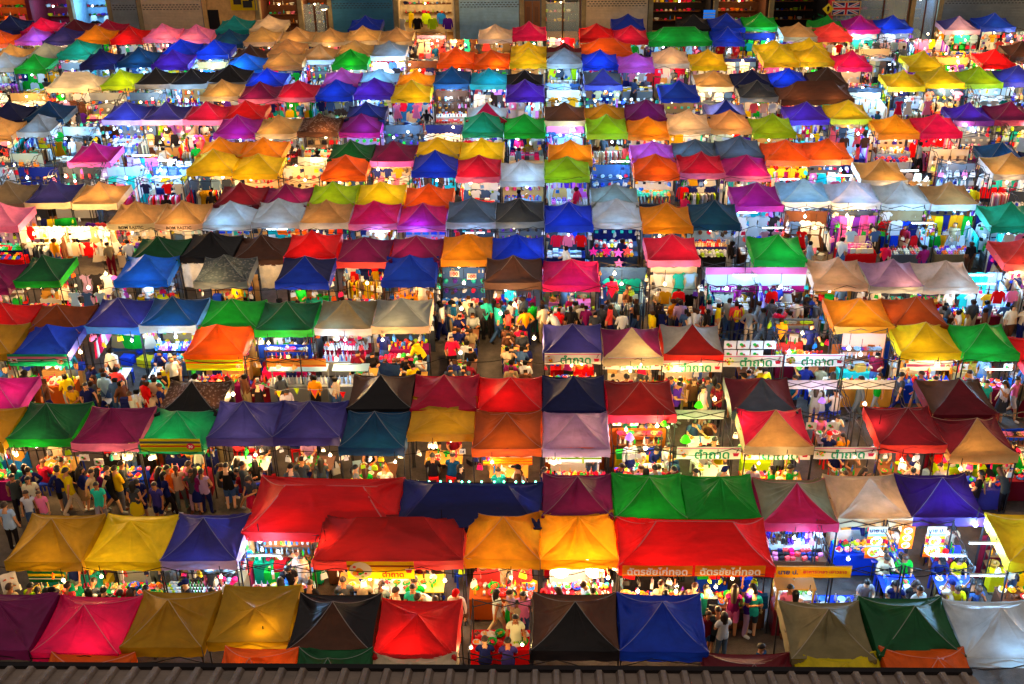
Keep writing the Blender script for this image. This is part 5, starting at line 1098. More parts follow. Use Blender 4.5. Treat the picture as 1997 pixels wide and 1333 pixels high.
bare_frame(1586, 1700, ROWY['R'], 860, 'bare folding frame beside the maroon tent on the dining yard')
for a, b_ in ((1550, 1664), (1668, 1782)): bare_frame(a, b_, ROWY['Q'], 790, f"bare frame with long white valance behind the dining yard, {'darker' if a < 1600 else 'next to the maroon tent'}", 'white', True)
# other banners
T9 = tent_at('T', 762); front_banner(677, 808, 1095, 1128, T9['Y']-1.10, 'yellow', 'yellow food banner with a plate of salad below the dark red tent', [(TT, 'red', .18, -.2, .32), ], pics=[('salad', -.30, 0, .30), ('mortar', .42, .02, .11)], stripe=[('rust', .2, .3)])
T10 = tent_at('T', 1355)
for x0, x1, lab in ((1214, 1350, 'orange fried chicken banner nearer the amber tent'), (1356, 1492, 'orange fried chicken banner nearer the market aisle')):
    front_banner(x0, x1, 1103, 1123, T10['Y']-1.10, 'amber', lab, [('ฉัตรชัยไก่ทอด', 'paper', 0, .02, .86)], stripe=[('navy', -.30, -.25)])
front_banner(1514, 1660, 1103, 1126, YT-.2, 'amber', 'orange cart banner with blue and red Thai lettering', [('นาย ป.', 'indigo', -.34, 0, .26), ('อาหารเหลา เยาวราช', 'crimson', .15, 0, .58)], stripe=[('paper', .44, .5)])
for x0, x1, y0, y1, lab in ((1690, 1727, 1026, 1088, 'tall yellow menu poster with green dish below'), (1804, 1841, 1026, 1086, 'tall yellow menu poster with red dish beside the violet tent')):
    front_banner(x0, x1, y0, y1, ROWY['S']-1.1, 'amber', lab, [('นาย ป.', 'navy', -.03, .38, .8)], pics=[('salad', 0, .04, .17), ('salad', 0, -.3, .2)], stripe=[('cream', .28, .5), ('sky', .20, .26), ('crimson', -.02, .1), ('sky', -.14, -.10), ('orange', -.5, -.40)])
front_banner(1755, 1782, 1026, 1070, ROWY['S']-1.05, 'orange', 'small orange menu poster with three dishes', [], pics=[('salad', 0, .32, .12), ('salad', 0, 0, .12), ('salad', 0, -.33, .12)])
N5 = tent_at('M', 1516); front_banner(1375, 1571, 521, 569, N5['Y']-1.5, 'white', 'long pink and white banner with white lettering below the green tent', [('line id : pigpink', 'paper', -.24, -.36, .38), ('Tel : 095-', 'paper', .26, -.36, .26)], stripe=[('magenta', -.5, -.24), ('pink', .22, .5)], glow=False)
front_banner(15, 132, 690, 714, YP, 'emerald', 'green food banner with round portrait below the blue tent', [], stripe=[('pink', .12, .3), ('paper', -.05, 0)], pics=[('photo', -.4, 0, .12), ('salad', .38, -.1, .12)])
front_banner(362, 475, 701, 722, YP, 'lime', 'pale green and yellow banner below the orange tent', [], stripe=[('orange', .15, .3), ('yellow', -.3, .05)], pics=[('salad', .42, -.1, .1)])
R3 = tent_at('R', 345); front_banner(273, 392, 855, 880, R3['Y']-1.09, 'yellow', 'yellow and green drinks banner with red price disc below the sea green tent', [('30', 'paper', .33, -.1, .07)], stripe=[('slate', .14, .30), ('lime', -.5, -.2), ('red', -.12, -.02)], pics=[('dot', .33, -.1, .13)])
front_banner(942, 1038, 884, 906, YR, 'orange', 'orange menu banner with pale lines below the rust tent', [], stripe=[('paper', .2, .32), ('yellow', -.1, .02), ('yellow', -.34, -.26)])
front_banner(1062, 1173, 872, 884, YR, 'orange', 'narrow orange pennant strip below the lilac tent', [], stripe=[('yellow', .0, .2)])
front_banner(1064, 1173, 885, 901, YR+.3, 'paper', 'white lit drinks banner below the lilac tent', [], stripe=[('lime', -.1, .1)], pics=[('photo', -.42, 0, .1)], glow=True)
front_banner(1768, 1857, 703, 722, YP+.4, 'paper', 'white and pink banner below the yellow tent', [], stripe=[('pink', -.1, .15)], pics=[('photo', .4, 0, .1)])
front_banner(1850, 1978, 886, 905, YR, 'orange', 'orange straw fringed banner below the tan fronted maroon tent', [], stripe=[('cream', -.1, .1)], pics=[('salad', -.38, 0, .12)])
front_banner(520, 636, 699, 715, ROWY['P']-.9, 'rust', 'long wooden menu board over the duck counter', [], stripe=[('bamboo', -.2, .3)])
front_banner(55, 128, 1112, 1136, YT+.9, 'forest', 'dark green banner with yellow line behind the leftmost mustard stall', [], stripe=[('yellow', .05, .25), ('paper', -.2, -.12)])
for px, py, s, Y in ((886, 533, '100', ROWY['N']+.9), (920, 538, '100', ROWY['N']+.9)): front_banner(px-9, px+9, py-5, py+6, Y-1.2, 'paper', f"white price card with red figures {'nearer the navy tent' if px < 900 else 'nearer the brown tent'}", [(s, 'red', 0, 0, .8)])
for px, py, s in ((675, 886, '11'), (782, 888, '13'), (902, 880, '14')): front_banner(px-6, px+6, py-5, py+5, YR-.02, 'paper', f"small white stall number card {'by the indigo tent' if px < 700 else ('below the petrol blue tent' if px < 800 else 'below the mustard tent')}", [(s, 'navy', 0, 0, .6)])
for px, py, w_, Y, lab in ((165, 892, 18, YR, 'first food photo card below the plum tent'), (193, 900, 18, YR, 'middle food photo card below the plum tent'), (248, 890, 18, YR, 'food photo card below the plum tent by the sea green one'), (1203, 824, 16, ROWY['Q']-1.05, 'food photo card below the dark red tent at its pole'), (1237, 824, 16, ROWY['Q']-1.05, 'framed food photo card below the dark red tent'), (1582, 830, 20, YR+.5, 'food photo card of yellow noodles on the dining yard'), (1622, 830, 20, YR+.5, 'food photo card of shrimps on the dining yard'),
    (1880, 715, 16, YP+.3, 'round dish photo card below the green tent'), (1966, 715, 18, YP+.3, 'soup photo card at the end below the green tent')):
    front_banner(px-w_/2, px+w_/2, py-w_*.35, py+w_*.35, Y, 'paper', lab, [], pics=[('photo', 0, 0, w_/2/60*.95)])
for i in range(4):
    for j in range(2):
        if (i, j) != (3, 1): front_banner(1412+i*26, 1436+i*26, 664+j*18, 680+j*18, ROWY['P']+.6, 'paper', f"dish photo board {'upper' if j == 0 else 'lower'} line {['by the pole', 'second along', 'third along', 'at the end'][i]} behind the papaya salad frame", [], pics=[('photo', 0, 0, .2)])
# lettering printed on the tan valances
for px in (264, 354):
    t = tent_at('L', px); me = textmesh('BOM BASTIC', bold=.02); ob('lettering', me, t['o'], (0, -t['d']/2-.035, ZE-.12), (math.pi/2, 0, 0), (1.05, 1.05, 1), 'black')
# pale cloth walls
for x0, x1, y0, y1, Y, c, lab in ((1640, 1722, 650, 722, ROWY['O']-1.0, 'peach', 'pale pink cloth wall below the amber tent'), (1268, 1358, 517, 572, ROWY['M']-1.0, 'cream', 'plain cream cloth wall below the crimson tent'), (1066, 1138, 243, 285, ROWY['G']-1.0, 'pink', 'pink cloth wall below the brown tent')):
    P = at((x0+x1)/2, (y0+y1)/2, Y); s = pxm(P); o = single('cloth_wall', panel_mesh(round((x1-x0)/s, 1), 1.7, 1), lab, 'cloth', loc=(P.x, P.y, .25), color=c)
# dining areas: photo x range, depth range, table colour, stool colour
def dine_zone(x0, x1, Y0, Y1, c, st, where, sx=1.7, sy=1.65, seed=1, full=.9):
    rnd = random.Random(seed); ym = (Y0+Y1)/2; xa, xb = at(x0, pr((0, ym, .7))[1], ym).x, at(x1, pr((0, ym, .7))[1], ym).x
    n, m_ = max(1, int((xb-xa)/sx)), max(1, int((Y1-Y0)/sy+.4))
    for j in range(m_):
        for i in range(n):
            dining(xa+(i+.5)*(xb-xa)/n+rnd.uniform(-.15, .15), Y0+(j+.5)*(Y1-Y0)/m_+rnd.uniform(-.15, .15), rnd, c if isinstance(c, str) else rnd.choice(c), st, where, 1.0, full=full)
    for q in range(max(2, int(n*m_*.7))):
        lamp(rnd.uniform(xa, xb), rnd.uniform(Y0, Y1), 2.1, lightcode((x0+x1)/2, pr(((xa+xb)/2, ym, 1))[1], rnd), where, 1.1, .5)  # bulbs at random spots, added to brighten the dining areas
dine_zone(650, 850, 35.4, 37.6, ['bamboo', 'wood'], 'red', 'in the centre dining yard', seed=2); dine_zone(850, 1058, 35.0, 40.2, ['wood', 'bamboo', 'brown'], 'blue', 'in the centre dining yard', seed=3, sx=1.45, sy=1.4, full=1.0)
dine_zone(165, 355, 34.4, 37.4, ['bamboo', 'paper'], 'blue', 'beside the blue tent and patterned tent', seed=4); dine_zone(1410, 1650, 34.6, 37.8, ['paper', 'wood'], 'blue', 'behind the papaya salad banners', seed=5)
dine_zone(1195, 1440, 30.0, 33.2, ['wood', 'paper'], 'white', 'in the yard of green lampshades', seed=6); dine_zone(1585, 1700, 29.8, 33.6, ['wood', 'brown'], 'red', 'in the yard beside the maroon tent', seed=7)
dine_zone(1700, 1925, 23.9, 27.6, 'blue', 'blue', 'in the blue dining yard by the violet tent', sx=1.35, sy=1.35, seed=8, full=1.0); dine_zone(628, 896, 24.7, 26.7, ['bamboo', 'yellow'], 'red', 'below the wide dark red tent', sx=1.5, seed=10); dine_zone(430, 660, 32.0, 34.2, ['bamboo', 'wood'], 'red', 'behind the two indigo tents', seed=9)
# cart with a glass case under the orange cart banner
P = at(1550, 1155, YT-.15); o = thing('food_cart', 'wooden food cart with lit glass case below the orange cart banner', 'food cart', (P.x, YT+.05, 0)); bx('cabinet', o, (0, 0, .45), (1.0, .6, .9), 'plain', 'maroon')
for x in (-.47, .47):
    for y in (-.27, .27): bx('post', o, (x, y, 1.25), (.05, .05, .7), 'plain', 'bamboo')
bx('glass_pane', o, (0, -.27, 1.22), (.9, .012, .62), 'glass'); bx('case_shelf', o, (0, 0, 1.2), (.92, .5, .03), 'plain', 'paper'); bx('case_top', o, (0, 0, 1.62), (1.04, .64, .05), 'plain', 'bamboo')
for i in range(6): item('heap_of_food', P.x-.38+i*.15, YT+.05, 1.23, i, .9, random.choice(['green', 'lime', 'white', 'cream']), 'in the glass case of the wooden cart'); item('heap_of_food', P.x-.38+i*.15, YT-.05, .92, i, .9, random.choice(['white', 'cream', 'coral', 'paper']), 'in the lower case of the wooden cart')
lamp(P.x, YT+.1, 1.62, 'c', 'inside the glass case of the wooden cart', .3, .1); table(P.x+1.15, YT+.1, 1.2, .8, .75, 'blue', 'blue covered table of trays beside the wooden cart')
for i in range(18): item(['bottle', 'bowl', 'cup'][i % 3], P.x+.7+(i % 6)*.17, YT-.15+(i//6)*.22, .77, i, .9, ['paper', 'sky', 'white', 'azure', 'cream'][i % 5], 'on the table beside the wooden cart')
# drink counter with trays of bottles
for k2, (px, c1) in enumerate(((344, 'sky'), (381, 'green'), (420, 'crimson'))):
    P = un(px, 1150, .85); o = thing('drink_display', ['white tray of ice', 'white tray of green topped bottles', 'white tray of red topped bottles'][k2]+' on the counter below the front indigo tent', 'drink display', (P.x, P.y, 0))
    bx('body', o, (0, 0, .42), (.50, .62, .70), 'plain', 'yellow'); bx('green_band', o, (0, 0, .72), (.505, .625, .06), 'plain', 'green'); bx('tray', o, (0, 0, .81), (.51, .64, .12), 'plain', 'paper')
    for i in range(6):
        for j in range(5):
            if k2 == 0: item('goods_box', P.x-.2+i*.08, P.y-.24+j*.12, .86, i+j, .55, ['sky', 'white', 'sky', 'lime'][(i+j) % 4], 'of ice in the white tray')
            else: item('bottle', P.x-.2+i*.08, P.y-.24+j*.12, .80, 0, .75, ['brown', c1, 'black'][(i*2+j) % 3], f"in the {'green' if k2 == 1 else 'red'} topped tray below the front indigo tent")
P = un(470, 1125, .4); o = thing('cool_box', 'red plastic cool box with bottles in it beside the front indigo tent', 'cool box', (P.x, P.y, 0)); bx('body', o, (0, 0, .35), (.62, .48, .70), 'plain', 'crimson'); bx('rim', o, (0, 0, .72), (.68, .54, .06), 'plain', 'red')
for i in range(9): item('bottle', P.x-.2+(i % 3)*.18, P.y-.14+(i//3)*.14, .70, i, 1, ['sky', 'brown', 'white'][i % 3], 'in the red cool box')
# lampshades, globes, lanterns, fan, bunting, light string
def shade(px, py, z, m, cat, lab, r=.13):
    P = un(px, py, z); o = thing('hanging_lamp', lab, cat, (P.x, P.y, z)); mb = MB(); mb.lathe([(r*.35, r*1.1), (r*.7, r*.6), (r, -.02), (r*1.15, -r*.3), (r*1.0, -r*.3)], 12); ob('lamp_shade', mb.mesh('lamp_shade', m, True), o); ob('cord', CORD, o, (0, 0, r*.8), color='black')
    l = LIGHT['w'].copy(); l.energy = 24; l.color = (.5, 1, .2) if m == 'glow_g' else (.8, .6, 1); lo = bpy.data.objects.new('lamp_light', l); COL.objects.link(lo); lo.parent = o; lo.location = (0, 0, -.1)
shade(1363, 790, 1.9, 'glow_g', 'lamp', 'green glowing lampshade over the yard tables near the white valance'); shade(1337, 857, 1.9, 'glow_g', 'lamp', 'green glowing lampshade above the papaya salad banner', .15)
shade(1228, 852, 1.9, 'glow_v', 'lamp', 'violet and white flower lamp below the dark red tent'); shade(1603, 781, 1.9, 'glow_v', 'lamp', 'violet flower lamp below the long white valance', .11); shade(1295, 826, 1.95, 'glow_g', 'lamp', 'small green lampshade at the dark red tent edge', .10)
for px, lab in ((1093, 'white globe lamp near the pole below the amber tent'), (1159, 'white globe lamp below the amber tent by its outer leg')):
    t = tent_at('T', 1127); P = at(px, 1112, t['Y']-.7); o = thing('globe_lamp', lab, 'lamp', tuple(P)); mb = MB(); mb.ball((0, 0, 0), .24, 14, 8, sz=.72); ob('globe', mb.mesh('globe', 'bulb_w', True), o); ob('cord', CORD, o, (0, 0, .12), color='black')
    l = LIGHT['w'].copy(); l.energy = 45; l.color = (1, .75, .45); lo = bpy.data.objects.new('lamp_light', l); COL.objects.link(lo); lo.parent = o; lo.location = (0, 0, 0)
for px, py, c, lab in ((1157, 490, 'magenta', 'small magenta paper lantern by the pole'), (1183, 489, 'hotpink', 'large hot pink star lantern'), (1206, 493, 'orchid', 'orchid star lantern beside a blue one'), (1224, 489, 'coral', 'coral star lantern at the end'), (1207, 513, 'pink', 'pink star lantern hung lowest')):
    P = at(px, py, ROWY['M']-.2); o = thing('paper_lantern', lab+' in the open stall behind the hot pink tent', 'lantern', tuple(P), 0, 'paper lanterns'); mb = MB()
    for i in range(5): a = 2*math.pi*i/5+.3; mb.add([(0, -.12, 0), (.11*math.cos(a-.5), 0, .11*math.sin(a-.5)), (.22*math.cos(a), 0, .22*math.sin(a)), (.11*math.cos(a+.5), 0, .11*math.sin(a+.5)), (0, .12, 0)], [(0, 1, 2), (0, 2, 3), (4, 2, 1), (4, 3, 2)])
    ob('star', mb.mesh('star', 'backlit'), o, color=c); ob('cord', CORD, o, (0, 0, .2), color='black')
def fan(px, py, z, rz, lab):
    P = un(px, py, z); o = thing('electric_fan', lab, 'fan', (P.x, P.y, 0), rz); mb = MB(); mb.lathe([(.22, 0), (.2, .03), (.02, .05)], 12); ob('base', mb.mesh('base', 'plain', True), o, color='grey'); mb = MB(); mb.tube((0, 0, .04), (0, .05, z), .018, 6); ob('pole', mb.mesh('pole', 'steel'), o, color='grey')
    mb = MB()
    for i in range(24): a = math.pi*i/12; mb.tube((.04*math.cos(a), -.10, z+.04*math.sin(a)), (.26*math.cos(a), -.06, z+.26*math.sin(a)), .004, 3)
    for r in (.12, .2, .26):
        for i in range(16): a, b_ = math.pi*i/8, math.pi*(i+1)/8; mb.tube((r*math.cos(a), -.08, z+r*math.sin(a)), (r*math.cos(b_), -.08, z+r*math.sin(b_)), .006, 3)
    ob('cage', mb.mesh('cage', 'steel'), o, color='white')
    for i in range(3): mb = MB(); a = 2.1*i; mb.add([(0, -.04, z), (.22*math.cos(a), -.06, z+.22*math.sin(a)), (.22*math.cos(a+.8), -.02, z+.22*math.sin(a+.8))], [(0, 1, 2)]); ob('blade', mb.mesh('blade', 'plain'), o, color='sky')
fan(1420, 466, 1.6, 0, 'white electric fan on a stand before the green stall wall'); fan(1660, 1170, 1.1, .3, 'grey electric fan on a stand beside the wooden cart')
rr = random.Random(5); xs = [(510, 750), (543, 762), (578, 756), (613, 760), (645, 757), (668, 764)]
o = None; A = at(500, 748, ROWY['Q']+.6); o = thing('bunting', 'string of small coloured pennants behind the two indigo tents', 'bunting', tuple(A)); last = Vector((0, 0, 0))
for i, (px, py) in enumerate(xs):
    P = at(px, py, ROWY['Q']+.6)-A; mb = MB(); mb.tube(last, P, .006, 3); ob('string', mb.mesh('string', 'matte'), o, color='paper'); last = P
    mb = MB(); mb.prism([(P.x-.10, P.z), (P.x+.10, P.z), (P.x, P.z-.26)], P.y-.004, P.y+.004); ob('pennant', mb.mesh('pennant', 'cloth'), o, color=['pink', 'yellow', 'lime', 'coral', 'white', 'red'][i])
t = tent_at('S', 912); o = thing('light_string', 'string of tiny green lights along the back edge of the wide navy tent', 'light string', (t['cx'], t['Y']+t['d']/2+.03, ZE+.03)); mb = MB(); mb.tube((-2.0, 0, 0), (2.0, 0, 0), .008, 4); ob('cable', mb.mesh('cable', 'matte'), o, color='black'); mb = MB(); mb.ball((0, 0, .03), .03, 6, 4); tl = mb.mesh('tiny_light', 'glow_t')
for i in range(13): ob('tiny_light', tl, o, (-1.9+i*.31+rr.uniform(-.06, .06), 0, 0))
# white sunglasses rack, duck counter
P = at(595, 588, ROWY['N']-1.5); o = thing('sunglasses_rack', 'white tiered rack of sunglasses before the navy tent with blue front', 'rack', (P.x, P.y, 0)); 
for j in range(3):
    bx('shelf', o, (0, .10*j, .95+.22*j), (1.75, .03, .2), 'plain', 'cream')
    for i in range(8): g_ = bx('sunglasses', o, (-.74+i*.21, .10*j-.025, .97+.22*j), (.05, .02, .045), 'plain', 'black'); bx('lens', g_, (-.74+i*.21+.062, .10*j-.025, .97+.22*j), (.05, .02, .045), 'plain', 'black')
for s in (-1, 1): bx('post', o, (s*.85, .15, .6), (.04, .04, 1.2), 'plain', 'cream')
for x0, x1, lab in ((527, 640, 'long steel display counter of white bundles below the menu board'), (650, 720, 'short steel display counter of white bundles by the yellow shirts')):
    a, b_ = at(x0, 735, ROWY['P']-.8), at(x1, 735, ROWY['P']-.8); w_ = b_.x-a.x; o = thing('display_counter', lab, 'counter', ((a.x+b_.x)/2, ROWY['P']-.8, 0)); bx('cabinet', o, (0, 0, .5), (w_, .6, 1.0), 'steel', 'grey'); bx('top', o, (0, .1, 1.52), (w_, .5, .03), 'steel', 'sky')
    for s in (-1, 1): bx('post', o, (s*(w_/2-.03), .2, 1.25), (.04, .04, .5), 'steel', 'grey')
    for i in range(int(w_/.14)): item('bottle', a.x+.1+i*.14, ROWY['P']-.9, 1.01, 0, 1.15, ['white', 'paper', 'grey'][i % 3], 'on the steel display counter'); 
# tilted menu board at the corner
P = at(18, 1135, YT-.2); banner(P.x, P.y, P.z, .42, .62, 'paper', 'tilted white menu board with food photos at the front corner', [], rz=.5, pics=[('photo', -.22, .2, .08), ('photo', .22, .2, .08), ('photo', -.22, -.2, .08), ('photo', .22, -.2, .08)])
P = at(958, 1245, ROWY['U']-1.4); 
